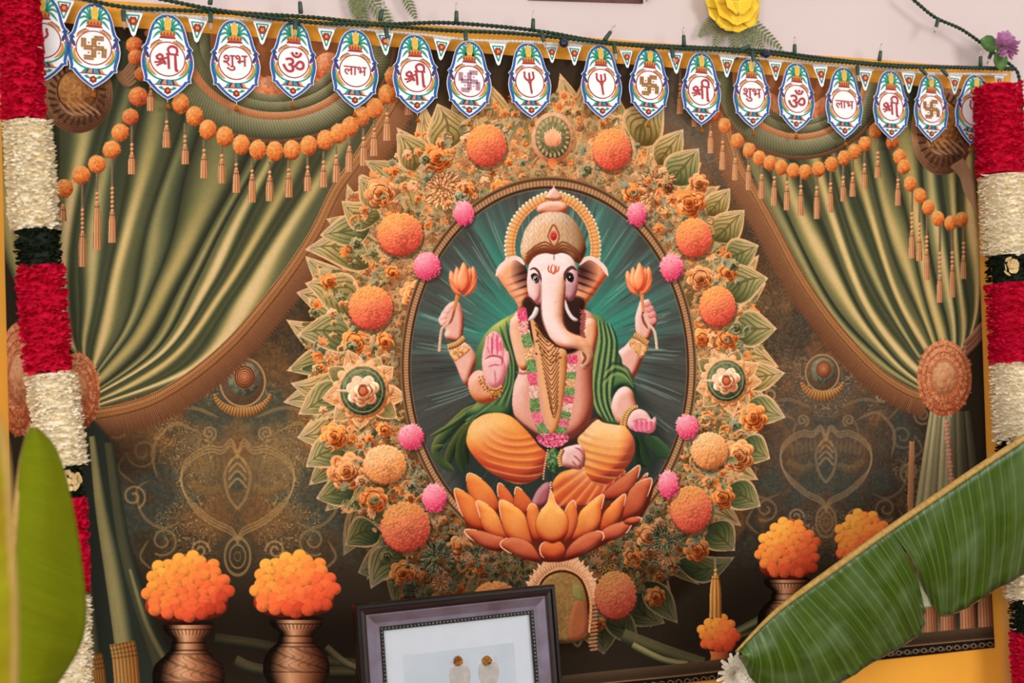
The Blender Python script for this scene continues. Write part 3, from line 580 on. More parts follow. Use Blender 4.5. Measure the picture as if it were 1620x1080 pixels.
for cx, cy, rx, ry, cols in ((768, 231, 31, 33, MARI), (967, 237, 30, 33, MARI), (632, 371, 35, 33, MARI), (1098, 376, 28, 31, MARI), (586, 487, 34, 34, MARI), (1135, 485, 28, 32, MARI), (608, 735, 33, 30, PALE), (1121, 713, 28, 29, PALE), (640, 833, 38, 39, MARI), (1092, 805, 32, 37, MARI), (781, 946, 34, 26, MARI), (973, 941, 32, 38, MARI)):
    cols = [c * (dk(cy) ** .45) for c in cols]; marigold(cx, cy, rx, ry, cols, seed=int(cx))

# ---- oval niche
inm = ((X - 868) / 224) ** 2 + ((Y - 580) / 287) ** 2; full = (slice(None), slice(None))
rim = np.sqrt(inm)
blend(full, (np.clip((1.052 - rim) * 90, 0, 1)).astype(np.float32), K('5a3e28'))
ang = np.arctan2(Y - 580, X - 868); tick = .5 + .5 * np.sin(ang * 330)
blend(full, (np.clip((1.05 - rim) * 120, 0, 1) * np.clip((rim - 1.038) * 120, 0, 1)).astype(np.float32), K('c09468'))
blend(full, (np.clip((1.03 - rim) * 120, 0, 1)).astype(np.float32), ramp(.3 + .5 * tick, [K('6a4228'), K('a8764c'), K('d0a076')]))
blend(full, (np.clip((1.032 - rim) * 160, 0, 1) * np.clip((rim - 1.024) * 160, 0, 1)).astype(np.float32), K('2a1c14'))
blend(full, (np.clip((.997 - rim) * 160, 0, 1) * np.clip((rim - .975) * 160, 0, 1)).astype(np.float32), K('3a2a20'))
rad = np.hypot((X - 872) / 1.0, (Y - 520) * .86); a2 = np.arctan2(Y - 560, X - 872)
n1 = noise(8, 4000, 60, 91, 4)[3]; n2 = noise(8, 4000, 14, 92, 2)[3]; ai = ((a2 + math.pi) / (2 * math.pi) * 3998).astype(int)
st = n1[ai]; st2 = n2[ai]
g = np.clip((rad - 50) / 140, 0, 1); tc = ramp(np.clip(g + (st - .5) * .8 + np.clip((Y - 560) / 420, -.1, .4), 0, 1), [K('3f8c76'), K('3f7d6c'), K('466a5e'), K('4b5c54'), K('464640')])
tc = tc * (1 + .3 * (st2 - .5) * np.clip(rad / 150, 0, 1))[..., None]
tc = tc * (1 - .3 * np.clip(np.sin(rad * 1.9 + st * 5), 0, 1) * np.exp(-((rad - 90) / 60) ** 2) * .5)[..., None]
blend(full, np.clip((.978 - rim) * 160, 0, 1).astype(np.float32), tc)
q = np.random.RandomState(8)
for k in range(110):
    a = q.rand() * 6.2832; r0, r1 = 110 + 60 * q.rand(), 190 + 80 * q.rand()
    p = [(872 + r * .98 * math.cos(a + .0004 * r), 560 + r * 1.1 * math.sin(a + .0004 * r)) for r in np.linspace(r0, r1, 4)]
    p = [z for z in p if ((z[0] - 868) / 216) ** 2 + ((z[1] - 580) / 278) ** 2 < 1]
    if len(p) > 1: line(p, 1.1, K('8fae9c') if k % 3 else K('2e3630'), .34 if k % 3 else .45)
for cx, cy, rx, ry in ((733, 338, 16, 19), (1008, 339, 15, 18), (675, 421, 21, 22), (1064, 423, 18, 21), (650, 691, 20, 20), (1087, 675, 17, 19), (686, 787, 19, 22), (1056, 766, 16, 21)):
    pinkpom(cx, cy, rx, ry, seed=int(cx))
# ---- seated elephant-headed figure on a lotus
SKIN = [K('6e2f24'), K('b5654c'), K('dc9a84'), K('ecbfb2'), K('f2d2ca')]
SKO = [K('7a3420'), K('c4683e'), K('e09a70'), K('edbd9e'), K('f2d0bc')]
GOLD = [K('7a4420'), K('c07e40'), K('e3a860'), K('f0c684')]
SHW = [K('1c2a1e'), K('2e4630'), K('4f6c40'), K('7d8c50'), K('a8a860')]
mir = lambda pts, c=876: [(2 * c - x, y) for x, y in pts]
# dark hollow around the figure and draped scarf ends
puff([(700, 700), (740, 640), (812, 570), (830, 480), (920, 480), (945, 570), (1010, 620), (1050, 690), (1040, 740), (990, 790), (760, 790), (715, 745)], [K('1d2420'), K('26302a')], r=14, alpha=.75, soft=14)
for pts, w, c in (([(752, 640), (720, 668), (690, 702), (683, 716)], 8, 1), ([(770, 655), (735, 678), (712, 712), (705, 745)], 7, .8), ([(760, 660), (733, 690), (726, 720), (732, 748)], 7, .7), ([(748, 668), (735, 705), (738, 735)], 5, .55), ([(700, 704), (688, 712), (697, 730), (716, 744)], 6, .95), ([(755, 640), (715, 670), (680, 690)], 3, 1.1)):
    tube(pts, w, [z * c * np.array([1.0, .88, .8], np.float32) for z in SHW[:4]], gain=.5, taper=.2)
for pts, w, c in (([(1010, 690), (1020, 720), (1030, 740)], 6, .6), ([(1020, 688), (1035, 705), (1055, 725)], 8, .75), ([(1030, 690), (1048, 705), (1060, 718)], 5, .9), ([(1005, 690), (1008, 725), (1022, 738)], 5, .5)):
    tube(pts, w, [z * c for z in SHW[:4]], gain=.5, taper=.2)
# pleated halo arch
arch = [(809, 408), (807, 388), (812, 362), (824, 341), (841, 325), (862, 314), (875, 311), (888, 314), (907, 322), (925, 341), (936, 362), (941, 388), (940, 408)]
q_, nr_, s_ = along(arch, 6.2)
for p_, n_ in zip(q_, nr_): ell(p_[0] - n_[0] * 6.5, p_[1] - n_[1] * 6.5, 4.2, 3.1, [K('b88a68'), K('efcfa8'), K('f8e4cc')], rot=math.atan2(n_[1], n_[0]))
def archfn(C, u, s, v):
    C = C * (.92 + .1 * np.sin(s * 1.01))[..., None]; r = np.clip(1 - np.abs(u - .45) * 9, 0, 1)[..., None] + 0 * C; return C * (1 - r) + K('c8502c') * r
tube(arch, 7, [K('e09050'), K('eea862'), K('f6c890')], gain=.4, fn=archfn)
puff([(848, 331), (856, 322), (875, 318), (893, 322), (898, 330), (892, 337), (873, 341), (854, 338)], [K('8c3c24'), K('c4683e'), K('e0a084'), K('f0cab8')], r=7, gain=1.1)
puff([(863, 312), (868, 303), (873, 298), (875, 292), (877, 298), (882, 303), (888, 312), (884, 317), (867, 317)], [K('9a5038'), K('d08a68'), K('eab8a0'), K('f4d4c4')], r=5)
line([(862, 314), (875, 317), (888, 314)], 1.3, K('9a5a3c'), 1, None)
# ears
ear = [(783, 436), (789, 424), (796, 416), (804, 410), (813, 406.5), (824, 411), (831, 421), (836, 440), (837, 462), (834, 476), (827, 488), (819, 494), (819, 484), (813, 474), (805, 465), (800, 457), (793, 448), (787, 439)]
def earfn(sg):
    def f(C, X, Y, t, h):
        cx = 832 if sg < 0 else 921; d = np.hypot(X - cx, (Y - 428) * .8); k = np.clip(1 - d / 26, 0, 1) ** .8
        ry = np.clip(np.sin((Y + sg * -.35 * X) * .55 + 1), 0, 1) * np.clip(1 - np.hypot(X - cx, Y - 452) / 34, 0, 1) * .75
        k = np.clip(k + ry, 0, 1)[..., None]; return C * (1 - k) + K('3a1c1a') * k
    return f
for sg, pts in ((-1, ear), (1, mir(ear, 873))):
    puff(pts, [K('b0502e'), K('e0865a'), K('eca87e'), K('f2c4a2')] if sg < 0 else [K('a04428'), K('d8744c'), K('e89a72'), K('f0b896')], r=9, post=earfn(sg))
    e = [(784, 436), (790, 424), (797, 416.5), (805, 411), (813, 408), (822, 411), (829, 419)]
    line(e if sg < 0 else mir(e, 873), 3, K('f0cfc0'), 1, .15)
# raised rear arms
armL = [(708, 550), (722, 540), (737, 543), (749, 556), (754, 570), (750, 582), (745, 596), (740, 612), (730, 602), (721, 580), (712, 560)]
armR = [(1001, 534), (1012, 536), (1026, 547), (1021, 560), (1014, 576), (1008, 590), (998, 602), (988, 590), (981, 574), (977, 558), (990, 546)]
puff(armL, SKIN, r=9); puff(armR, SKIN, r=9)
for a in ([(710, 556), (724, 548), (739, 546), (743, 553), (733, 562), (722, 570), (717, 570)], [(1001, 534), (1012, 542), (1026, 547), (1023, 556), (1014, 567), (1006, 558), (996, 545)]):
    puff(a, [K('a8643c'), K('d89a60'), K('e8b684')], r=3, tex=1.6)
handL = [(711, 479), (719, 476), (726, 480), (731, 493), (733, 510), (731, 530), (727, 541), (709, 538), (702, 530), (704, 521), (696, 514), (692.5, 507), (696, 498), (700, 491), (706, 483)]
handR = [(1014, 475), (1010, 486), (1006, 499), (1005.5, 514), (1008, 528), (1019, 540), (1027, 539), (1030, 533), (1034, 523), (1037, 515), (1041, 508), (1040, 498), (1035, 489), (1031, 480), (1027, 473), (1022, 474)]
puff(handL, SKIN, r=7); puff(handR, SKIN, r=7)
for (x, y), (a, b) in zip(((713, 484), (706, 492), (701, 501), (700, 510)), ((6, 4.2), (7, 4.2), (7, 4.4), (6, 4.2))):
    ell(x, y, a, b, SKIN[1:], rot=-.75 + 1.57 * .0, gain=.55)
for (x, y), (a, b) in zip(((1025, 481), (1029, 489), (1032, 498), (1034, 508)), ((6, 4), (7, 4.2), (7, 4.4), (6.5, 4.5))):
    ell(x, y, a, b, [K('a04848'), K('d88480'), K('ecb4ae')], rot=-.7, gain=.55)
line([(719, 486), (714, 505), (708, 514)], 1.6, K('8a4030'), .8); line([(1019, 486), (1018, 505), (1026, 520)], 1.8, K('7a3030'), .8)
def band(p, w=4):
    tube(p, w, GOLD, gain=.55, fn=lambda C, u, s, v: C * (.88 + .16 * np.sin(s * 1.6))[..., None], mid=.2)
band([(708, 549), (722, 544), (734, 534)], 4.4); band([(1003, 530), (1013, 535), (1025, 543)], 4.2)
tube([(724, 462), (721, 476), (717, 490)], 2.6, [K('b06030'), K('e8a060')]); tube([(708, 512), (699, 519), (696, 532), (694, 556)], 1.8, [K('c08868'), K('edc8a8')])
tube([(1016, 460), (1017, 478), (1019, 492)], 2.4, [K('c06038'), K('eda878')]); tube([(1020, 496), (1026, 512), (1036, 524), (1040, 552)], 1.8, [K('c09878'), K('efd4bc')])
LOT = [K('b84428'), K('e07048'), K('eb8e5c'), K('f2b080'), K('f6c89c')]
for cx, cy, k, c in ((731, 443, 1, 0), (1011, 442, .96, .08)):
    L_ = [np.minimum(z + c * np.array([.3, .3, .1]), 1) for z in LOT]; e = lambda pts: [(cx + x * k, cy + y * k) for x, y in pts]
    for pts in ([(16, -22), (22, -8), (20, 8), (10, 20), (6, 10), (10, -6)], [(-19, -15), (-11, -4), (-6, 12), (-8, 21), (-18, 10), (-22, -4)], [(-10, -21), (-2, -6), (0, 14), (-8, 18), (-15, 2)], [(11, -20), (15, -4), (10, 14), (3, 18), (3, 0)], [(1, -28), (9, -14), (10, 6), (3, 20), (-4, 16), (-9, 0), (-5, -15)]):
        puff(e(pts), L_, r=6, base=.45, gain=.9, post=lambda C, X, Y, t, h: C * (1 - np.clip((Y - cy - 2) / 40, 0, .55)[..., None] * np.array([.1, .6, .75], np.float32)), line=(K('c86038'), .45))
    puff(e([(-21, -2), (-15, 6), (-6, 18), (0, 26), (-10, 23), (-18, 13)]), L_[:4], r=5, line=(K('b85030'), .5)); puff(e([(22, -4), (16, 6), (8, 18), (0, 26), (12, 22), (20, 12)]), L_[:3], r=5, line=(K('b85030'), .5))
# scarf over the shoulders
puff([(822, 492), (806, 499), (790, 508), (774, 520), (762, 536), (753, 556), (752, 590), (757, 625), (748, 642), (735, 655), (760, 664), (795, 666), (808, 655), (813, 620), (817, 590), (815, 565), (807, 535), (804, 512)], SHW[:4], r=14, L=(-.2, -1), base=.55,
     post=lambda C, X, Y, t, h: C * (1 - np.clip((540 - Y) / 40, 0, .8)[..., None]) + (K('a8ac58') * (.8 + .4 * t[..., None])) * np.clip((540 - Y) / 40, 0, .8)[..., None])
for k in range(7): line([(800 - k * 5, 508 + k * 4), (806 - k * 5 + k, 540), (814 - k * 3, 575), (812 - k * 3, 610), (806 - k * 6, 645 - k)], 1.9, K('849a58') if k % 2 else K('1f3424'), .6)
for k in range(5): line([(795 - k * 3, 622 + k * 2), (770 - k * 4, 645 + k * 2), (735, 662 + k * 3)], 1.8, K('98ac60') if k % 2 else K('2c4a34'), .7)
shR = [(930, 495), (944, 498), (956, 506), (964, 520), (972, 536), (977, 554), (983, 566), (986, 580), (996, 592), (1003, 606), (1007, 622), (1005, 632), (1000, 618), (990, 612), (979, 614), (970, 625), (966, 640), (970, 658), (986, 674), (962, 672), (946, 656), (938, 636), (935, 612), (936, 588), (940, 562), (945, 540), (944, 518)]
puff(shR, [K('1c2c1e'), K('3a5834'), K('5f7e46'), K('86964e')], r=9, n=6)
for k in range(8):
    c = K('8ea05e') if k % 2 == 0 else K('22382a')
    line([(946 + k * 3, 506 + k), (948 + k * 4, 540), (942 + k * 4.6, 575), (938 + k * 4.4, 610), (942 + k * 4, 640), (955 + k * 3.4, 666)], 2.0, c, .75)
for k in range(4): line([(952 + k * 2, 610 - k * 8), (972, 592 - k * 6), (990 + k, 596 - k * 4), (1002, 612 - k * 2)], 2, K('8a9c58') if k % 2 == 0 else K('23382a'), .65)
# trunk of the body
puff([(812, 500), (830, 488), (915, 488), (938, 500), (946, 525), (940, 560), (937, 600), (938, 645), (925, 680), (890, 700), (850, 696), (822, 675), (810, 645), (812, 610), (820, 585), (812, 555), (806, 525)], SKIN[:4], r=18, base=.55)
puff([(806, 508), (822, 498), (834, 512), (838, 545), (838, 578), (828, 586), (818, 576), (811, 548)], SKO, r=8, gain=.8)
puff([(924, 508), (940, 505), (945, 525), (941, 550), (934, 572), (922, 578), (918, 545)], SKO, r=8, gain=.8)
line([(815, 588), (828, 591), (838, 586)], 1.6, K('9a5540'), .7); line([(922, 584), (932, 582), (937, 574)], 1.6, K('8a4634'), .7)
puff([(808, 655), (830, 672), (860, 690), (900, 695), (930, 672), (942, 655), (955, 668), (930, 700), (890, 712), (850, 712), (820, 690)], [K('2a1a16'), K('3c2620')], r=6, alpha=.85, soft=3)
for k in range(5): line([(930 - k * 2, 668 + k * 5), (945, 660 + k * 4)], 1, K('7a4030'), .6)
# dark space below the jaw and the breast ornament
puff([(832, 470), (918, 470), (922, 500), (920, 545), (900, 560), (860, 560), (842, 540), (834, 510)], [K('241612'), K('3a241c')], r=8, soft=3)
puff([(838, 502), (848, 512), (858, 530), (880, 548), (896, 556), (898, 590), (895, 625), (890, 660), (882, 684), (877, 690), (871, 684), (862, 655), (855, 610), (848, 560)], [K('8a4a26'), K('c8824a'), K('e0a06a'), K('ecba8c')], r=10)
for k in range(19):
    y = 512 + k * 7.6; w = 27 - k * 1.05; cx = 866 + k * .58
    line([(cx - w * .8, y - 6), (cx - w * .35, y + 6), (cx, y + 12 + (k % 3)), (cx + w * .35, y + 5), (cx + w * .75, y - 8)], .55, K('5a2c18'), .7, None)
for k in range(40):
    x, y = 846 + rs.rand() * 42, 505 + rs.rand() * 70; line([(x, y), (x + 3, y + 2)], .8, K('4a2416'), .7)
def mala(pts, w, seed):
    q_, nr_, s_ = along(pts, 1.0); q2 = np.random.RandomState(seed); per = [K('d84868'), K('e89a90'), K('6a8c54'), K('d8a070'), K('648a4e'), K('d85870'), K('e6ac9c'), K('5f8248'), K('dc6a7c'), K('668a50')]
    for i, (p_, n_) in enumerate(zip(q_, nr_)):
        c = per[min(len(per) - 1, int(i / len(q_) * len(per)))]
        for j in range(6):
            o = (q2.rand() * 2 - 1) * w; z = .72 + .5 * q2.rand(); ell(p_[0] + n_[0] * o, p_[1] + n_[1] * o + q2.rand(), 1.5, 1.3, [c * z * .85, np.minimum(c * z * 1.15, 1)])
mala([(825, 488), (829, 520), (836, 550), (841, 585), (844, 620), (847, 650), (853, 668), (862, 688)], 7, 1)
mala([(906, 562), (904, 590), (901, 620), (897, 645), (893, 665), (886, 686)], 7, 2)
q = np.random.RandomState(4)
for k in range(420):
    a = q.rand() * 6.28; r0 = math.sqrt(q.rand()); x, y = 874 + 25 * r0 * math.cos(a), 694 + 11 * r0 * math.sin(a) - .008 * (25 * r0 * math.cos(a)) ** 2 + 3
    c = [K('d8406a'), K('e86c88'), K('f0a0ac'), K('b02c50')][k % 4]; ell(x, y, 1.6, 1.3, [c * .9, c])
for k in range(160): x, y = 918 + 8 * rs.rand(), 490 + 45 * rs.rand(); ell(x, y, 1.2, 1.1, [K('7a3030'), K('b86858')])
# front forearms
puff([(753, 586), (742, 596), (739, 608), (743, 623), (753, 635), (766, 639), (781, 634), (791, 622), (796, 608), (785, 596), (768, 588)], [K('8a3c22'), K('cc7448'), K('e4a07c'), K('eebca4')], r=12)
for k in range(110):
    t = rs.rand(); x = 758 + 36 * t + rs.randn() * 2; y = 601 + 20 * math.sin(t * 2.2) + rs.randn() * 4; ell(x, y, 1.3, 1.1, [K('b06828'), K('f0bc6c')] if k % 3 else [K('6a3418'), K('8a4c24')])
palm = [(766, 545), (770, 534), (774, 527), (779, 524), (785, 525), (790, 529), (793, 537), (795, 548), (800, 553), (804, 562), (803, 580), (798, 598), (793, 609), (783, 614.5), (772, 612), (766, 598), (762, 582), (762, 562)]
puff(palm, [K('b05060'), K('dc8c8e'), K('ebb2ae'), K('f3ccc6')], r=7, gain=.7)
for x0, y0, x1, y1, w in ((771, 532, 769, 566, 4.2), (778, 526, 776, 564, 4.4), (785, 527, 784, 564, 4.4), (791, 534, 792, 566, 4)):
    tube([(x0, y0), ((x0 + x1) / 2, (y0 + y1) / 2), (x1, y1)], [w * .55, w * .95, w, w, w], [K('c4566c'), K('e29a9a'), K('f2c8c2')], gain=.55, mid=.15)
tube([(801, 556), (801, 568), (795, 584)], [2.6, 4.6, 5], [K('c86474'), K('e6a6a2'), K('f2c8c2')], gain=.5, mid=.15)
puff([(764, 566), (778, 562), (792, 564), (799, 578), (796, 598), (786, 611), (774, 609), (767, 596), (763, 580)], [K('b85c68'), K('dc9492'), K('ecb6b0'), K('f3ccc6')], r=8, gain=.7)
for pts, w, c in (([(777, 532), (778, 548), (777, 560)], 1.5, 'c84868'), ([(785, 530), (786, 548), (786, 560)], 1.6, 'd04c6c'), ([(791, 540), (792, 555)], 1.4, 'd05c70'), ([(766, 568), (776, 563), (788, 564), (794, 568), (793, 578)], 1.5, 'b84058'), ([(772, 580), (782, 577), (790, 578)], 1.1, 'c86070'), ([(781, 585), (783, 598), (782, 608)], 1.1, 'cc7078'), ([(770, 548), (774, 560)], 1.2, 'd87080')):
    line(pts, w, K(c), .85)
line([(782, 536), (781, 552)], 2.2, K('e8849a'), .6); line([(788, 540), (789, 556)], 2, K('e0607c'), .6)
band([(773, 614), (784, 616), (793, 611)], 2.2)
puff([(990, 611), (1000, 618), (1004, 632), (1008, 648), (1000, 662), (986, 674), (974, 664), (967, 646), (970, 628), (979, 615)], SKIN, r=9)
hand = [(990, 664), (996, 653), (1010, 646.5), (1023, 652), (1030, 663), (1035, 659), (1038, 664), (1036, 679), (1028, 685), (1018, 684), (1006, 682), (995, 677)]
puff(hand, [K('b85860'), K('dc9490'), K('eebcb6'), K('f2ccc8')], r=7)
for k in range(4): tube([(1006 + k * 7.6, 664 + k * .6), (1005 + k * 7.6, 674), (1007 + k * 7, 682 - (k == 3) * 3)], 3.6, [K('c03c58'), K('e0708a'), K('eca0ac')], gain=.6, taper=.15)
line([(1001, 666), (1012, 663), (1024, 664)], 1, K('c05868'), .7)
for o in (0, 5): band([(983 + o, 674 + o * .3), (986 + o, 660), (994 + o, 648), (1004 + o, 643)], 2.6)
# head
face = [(840, 409), (850, 402.5), (863, 400), (876, 402), (888, 400), (900, 404), (908, 413), (913, 430), (914.5, 446), (912, 462), (907, 473), (901, 477), (893, 474), (880, 480), (862, 482), (848, 482), (841, 476), (836, 466), (833.5, 452), (833.5, 440), (835, 427), (837, 416)]
puff(face, [K('6a3030'), K('b88080'), K('e0b8b4'), K('ecd2cc'), K('f2dcd8')], r=14, gain=1.0, base=.68)
puff([(836, 442), (845, 436), (854, 448), (855, 468), (848, 481), (840, 474), (835, 460)], [K('a05048'), K('dca49c'), K('eccac4'), K('f0d4d0')], r=8, gain=.8)
puff([(896, 446), (905, 442), (913, 448), (912, 462), (905, 474), (897, 470)], [K('7a3c40'), K('b88084'), K('d8aeb0')], r=7, gain=.8)
tr = [(856, 430), (855.5, 450), (856, 470), (856, 486), (858, 504), (863, 520), (871, 535), (883, 546), (897, 551), (911, 552), (920, 556), (925, 564), (923.5, 572), (918, 578), (924, 581.5), (933, 578), (938.5, 566), (937, 553), (930, 541), (921, 533), (909, 528), (899, 523), (893, 514), (891, 502), (892, 485), (894, 466), (895, 446), (894, 430), (876, 422)]
def trf(C, X, Y, t, h):
    k = np.clip((X - 872 - np.clip((Y - 500) * .55, 0, 40)) / 20, 0, 1) * np.clip((Y - 432) / 40, 0, 1)
    tx = (.85 + .3 * (np.sin(Y * 2.2) * np.sin(X * 2.4 + Y) > .2)); k = k[..., None] * .75
    return C * (1 - k) + (K('d88a58') * (.55 + .75 * t[..., None]) * tx[..., None]) * k
puff(tr, [K('8a3c2c'), K('d0866c'), K('ebc0b0'), K('f2d6ce'), K('f2dcd8')], r=10, gain=.9, base=.62, post=trf)
line([(856, 440), (856, 485), (859, 508), (870, 535)], 1.2, K('b07068'), .5); line([(894, 450), (891, 500), (897, 520), (912, 530)], 1.6, K('6a2c20'), .6)
line([(921, 557), (926, 566), (921, 576)], 2, K('5a2418'), .7)
for sg, ex, ey in ((-1, 846.8, 441), (1, 901.8, 439.5)):
    puff([(ex - 7, ey - 6), (ex - 2, ey - 9), (ex + 4, ey - 6), (ex + 6, ey + 1), (ex + 3, ey + 7), (ex - 2, ey + 5), (ex - 6, ey)], [K('1c1210'), K('2c1c18')], r=3)
    ell(ex, ey, 4, 5, [K('c8b8a8'), K('efe6dc')], rot=.3) if sg < 0 else ell(ex, ey, 5, 6, [K('16100e'), K('1e2a28')])
    ell(ex + .4, ey, 3, 3.8, [K('0e0a08'), K('241814')]); ell(ex - .6, ey - 1.4, 1.1, 1.2, [K('f4ece4')] * 2)
line([(838, 427), (844, 424.5), (850, 428), (854, 436), (855.5, 446)], 1.5, K('5a2c28'), .9); line([(912, 428), (905, 423), (898, 427), (894, 434), (893, 444)], 2.4, K('4a2422'), .9)
for p in ([(868, 420), (867, 427), (871, 432)], [(874, 418), (871, 426), (875, 433), (878, 426), (876, 419)], [(880, 420), (879, 428), (876, 434)], [(884, 421), (883, 427), (880, 431)]): line(p, 1.0, K('cc5a38'), .9)
line([(876, 402), (876, 412)], .8, K('8a4a3c'), .6)
puff([(848, 484), (852, 487), (851, 495), (845, 504), (837, 507.5), (835, 505), (841, 497), (845, 488)], [K('a89088'), K('ddccc8'), K('f2e8e6')], r=3)
puff([(894, 474), (898, 483), (901, 491), (907, 500), (915, 506), (909, 508), (902, 503), (896, 493), (893.5, 484)], [K('a88880'), K('e4d4d0'), K('f4ecea')], r=3)
line([(838, 470), (846, 481), (854, 487)], 1.6, K('3a1c18'), .8)
# crown
crown = [(823, 388), (826, 376), (830, 364), (836, 355), (845, 344), (858, 337), (874, 335), (891, 337), (906, 347), (918, 364), (925, 381), (927, 396), (922, 409), (916, 417), (909, 413), (900, 403.5), (888, 400), (876, 402.5), (863, 400.5), (850, 403.5), (842, 410), (834, 420), (828, 412), (823, 400)]
def crf(C, X, Y, t, h):
    n = (np.sin(X * 1.5 + np.sin(Y * .55) * 3.2) * np.sin(Y * 1.7 + np.sin(X * .4) * 2.5)); k = np.clip(n * 2 - .5, 0, 1) * .5
    d = np.clip((X - 872) / 55, 0, 1) * .35; C = C * (1 - d[..., None]); k = k[..., None]; return C * (1 - k) + K('7a3c1e') * k
puff(crown, [K('6a301c'), K('b0683e'), K('d8a06c'), K('e8bc92'), K('f0ceb0')], r=16, gain=1.0, base=.62, post=crf)
for k in range(3): line([(832, 412 - k * 5), (846, 398 - k * 4), (862, 393 - k * 5), (876, 399 - k * 4), (890, 393 - k * 5), (906, 399 - k * 4), (918, 411 - k * 5)], 1.1, K('6a341c'), .75, None)
line([(866, 374), (875, 356), (884, 374), (876, 390), (866, 374)], 1.2, K('8a4a28'), .8, None)
ell(875, 373.5, 7, 9, [K('e0a078')] * 2); ell(875, 373, 5.6, 7.6, [K('8a1c20'), K('cc3c38'), K('e86c5c')]); ell(875, 373, 3, 4, [K('7a1418')] * 2, ring=.3)
# legs in draped cloth
DH = [K('8a3424'), K('c24e2e'), K('de7236'), K('eb9a44'), K('f0b45e'), K('f2c68a')]
def legfn(hx, hy, cx, cy, per, d0, xm, ang=0):
    """satin folds: bright ridges and deep valleys on arcs round (cx, cy), soft sheen at (hx, hy)"""
    def f(C, X, Y, t, h):
        d = np.hypot(X - cx, Y - cy) if not ang else np.arctan2(Y - cy, X - cx) * ang
        w = ((d + 1.5 * np.sin((X + Y) * .05)) / per) % 1; ridge = np.exp(-((w - .35) / .16) ** 2); val = np.exp(-((w - .72) / .2) ** 2)
        e = np.exp(-(((X - hx) / 34) ** 2 + ((Y - hy) / 26) ** 2)); k = np.clip((d - d0) / 14, 0, 1) * np.clip((X - xm[0]) / 26, .12, 1) * np.clip((xm[1] - X) / 26, .12, 1) * (1 - .8 * e) if not ang else 1 + 0 * X
        low = np.clip((Y - hy) / 90, 0, 1)
        C = C * (1 - .36 * low[..., None] * np.array([.3, .9, .8], np.float32)); r = (ridge * k * .6)[..., None]; v = (val * k * .6)[..., None]
        C = C * (1 - r) + K('f3ac58') * r; C = C * (1 - v) + K('ae4430') * v
        e = e[..., None] * .6; return C * (1 - e) + K('eebf8c') * e
    return f
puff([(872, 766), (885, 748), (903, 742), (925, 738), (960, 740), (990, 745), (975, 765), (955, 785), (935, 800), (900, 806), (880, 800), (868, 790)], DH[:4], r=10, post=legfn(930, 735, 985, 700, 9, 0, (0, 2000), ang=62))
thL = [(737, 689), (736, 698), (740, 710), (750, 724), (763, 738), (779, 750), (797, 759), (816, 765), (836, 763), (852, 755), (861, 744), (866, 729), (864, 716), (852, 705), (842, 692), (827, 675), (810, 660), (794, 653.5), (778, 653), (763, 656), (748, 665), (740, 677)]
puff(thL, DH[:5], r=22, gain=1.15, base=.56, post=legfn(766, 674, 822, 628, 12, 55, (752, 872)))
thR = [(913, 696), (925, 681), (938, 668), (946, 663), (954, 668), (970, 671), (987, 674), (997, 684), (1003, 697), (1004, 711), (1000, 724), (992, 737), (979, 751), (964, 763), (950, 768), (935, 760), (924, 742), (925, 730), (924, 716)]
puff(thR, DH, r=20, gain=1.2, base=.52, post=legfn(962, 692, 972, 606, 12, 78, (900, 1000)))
puff([(840, 793), (848, 776), (860, 764), (871, 764), (874, 780), (866, 800), (850, 805), (838, 802)], [K('4e2028'), K('9a4c50'), K('c08084')], r=9)
ell(875, 728, 11, 20, [K('26361f'), K('47683f'), K('7c9460')], tex=1.6)
puff([(890, 710), (903, 704.5), (918, 703), (924, 713), (925, 726), (921, 740), (914, 742.5), (902, 740), (890, 737), (885, 727)], [K('8a4440'), K('cf9088'), K('e6b8b2'), K('eecac6')], r=8)
for p in ([(910, 708), (918, 712), (924, 722)], [(907, 720), (914, 726), (920, 734)], [(905, 729), (910, 735), (914, 741)]): line(p, 1.3, K('a85850'), .8)
band([(887, 737), (885, 724), (890, 711)], 3.2)
for k in range(12): ell(866 - k * 1.0 + .08 * k * k * .4, 712 + k * 4.1, 1.7, 1.6, [K('b07848'), K('f0cc9c')])
for k in range(7): ell(871 - (k % 2), 763 + k * 4, 1.8, 1.7, [K('b07848'), K('f0cc9c')])
# lotus seat
LP = [K('7c2a1a'), K('c2512c'), K('dc7238'), K('ee9848'), K('f4b460')]; LD = [K('5c2018'), K('a04028'), K('bf5a38'), K('d0744c')]
def lotp(pts, cols, rim=K('f4c49a'), b=.55, L=(-.2, -1)):
    y0 = min(p[1] for p in pts); y1 = max(p[1] for p in pts); xm = sum(p[0] for p in pts) / len(pts); wd = max(p[0] for p in pts) - min(p[0] for p in pts)
    def post(C, X, Y, t, h):
        k = np.clip((Y - y0) / (y1 - y0), 0, 1)[..., None]; e = np.exp(-(((X - xm) / (wd * .3)) ** 2 + ((Y - y0 - .5 * (y1 - y0)) / ((y1 - y0) * .28)) ** 2))[..., None] * .35
        C = C * (1 - np.clip(k - .35, 0, 1) * np.array([.28, .62, .6], np.float32)); return C * (1 - e) + cols[-1] * e
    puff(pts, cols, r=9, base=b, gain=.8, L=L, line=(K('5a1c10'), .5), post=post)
    e = spl(pts, 7, True); n = len(e); k = int(n * .17); line([tuple(z) for z in np.roll(e, k, 0)[:2 * k:2]], .75, rim, .85, .3)
puff([(715, 776), (730, 810), (745, 850), (800, 872), (860, 888), (905, 884), (960, 858), (1010, 825), (1032, 765), (980, 790), (900, 800), (800, 800)], [K('4a1a10'), K('6a2818')], r=8)
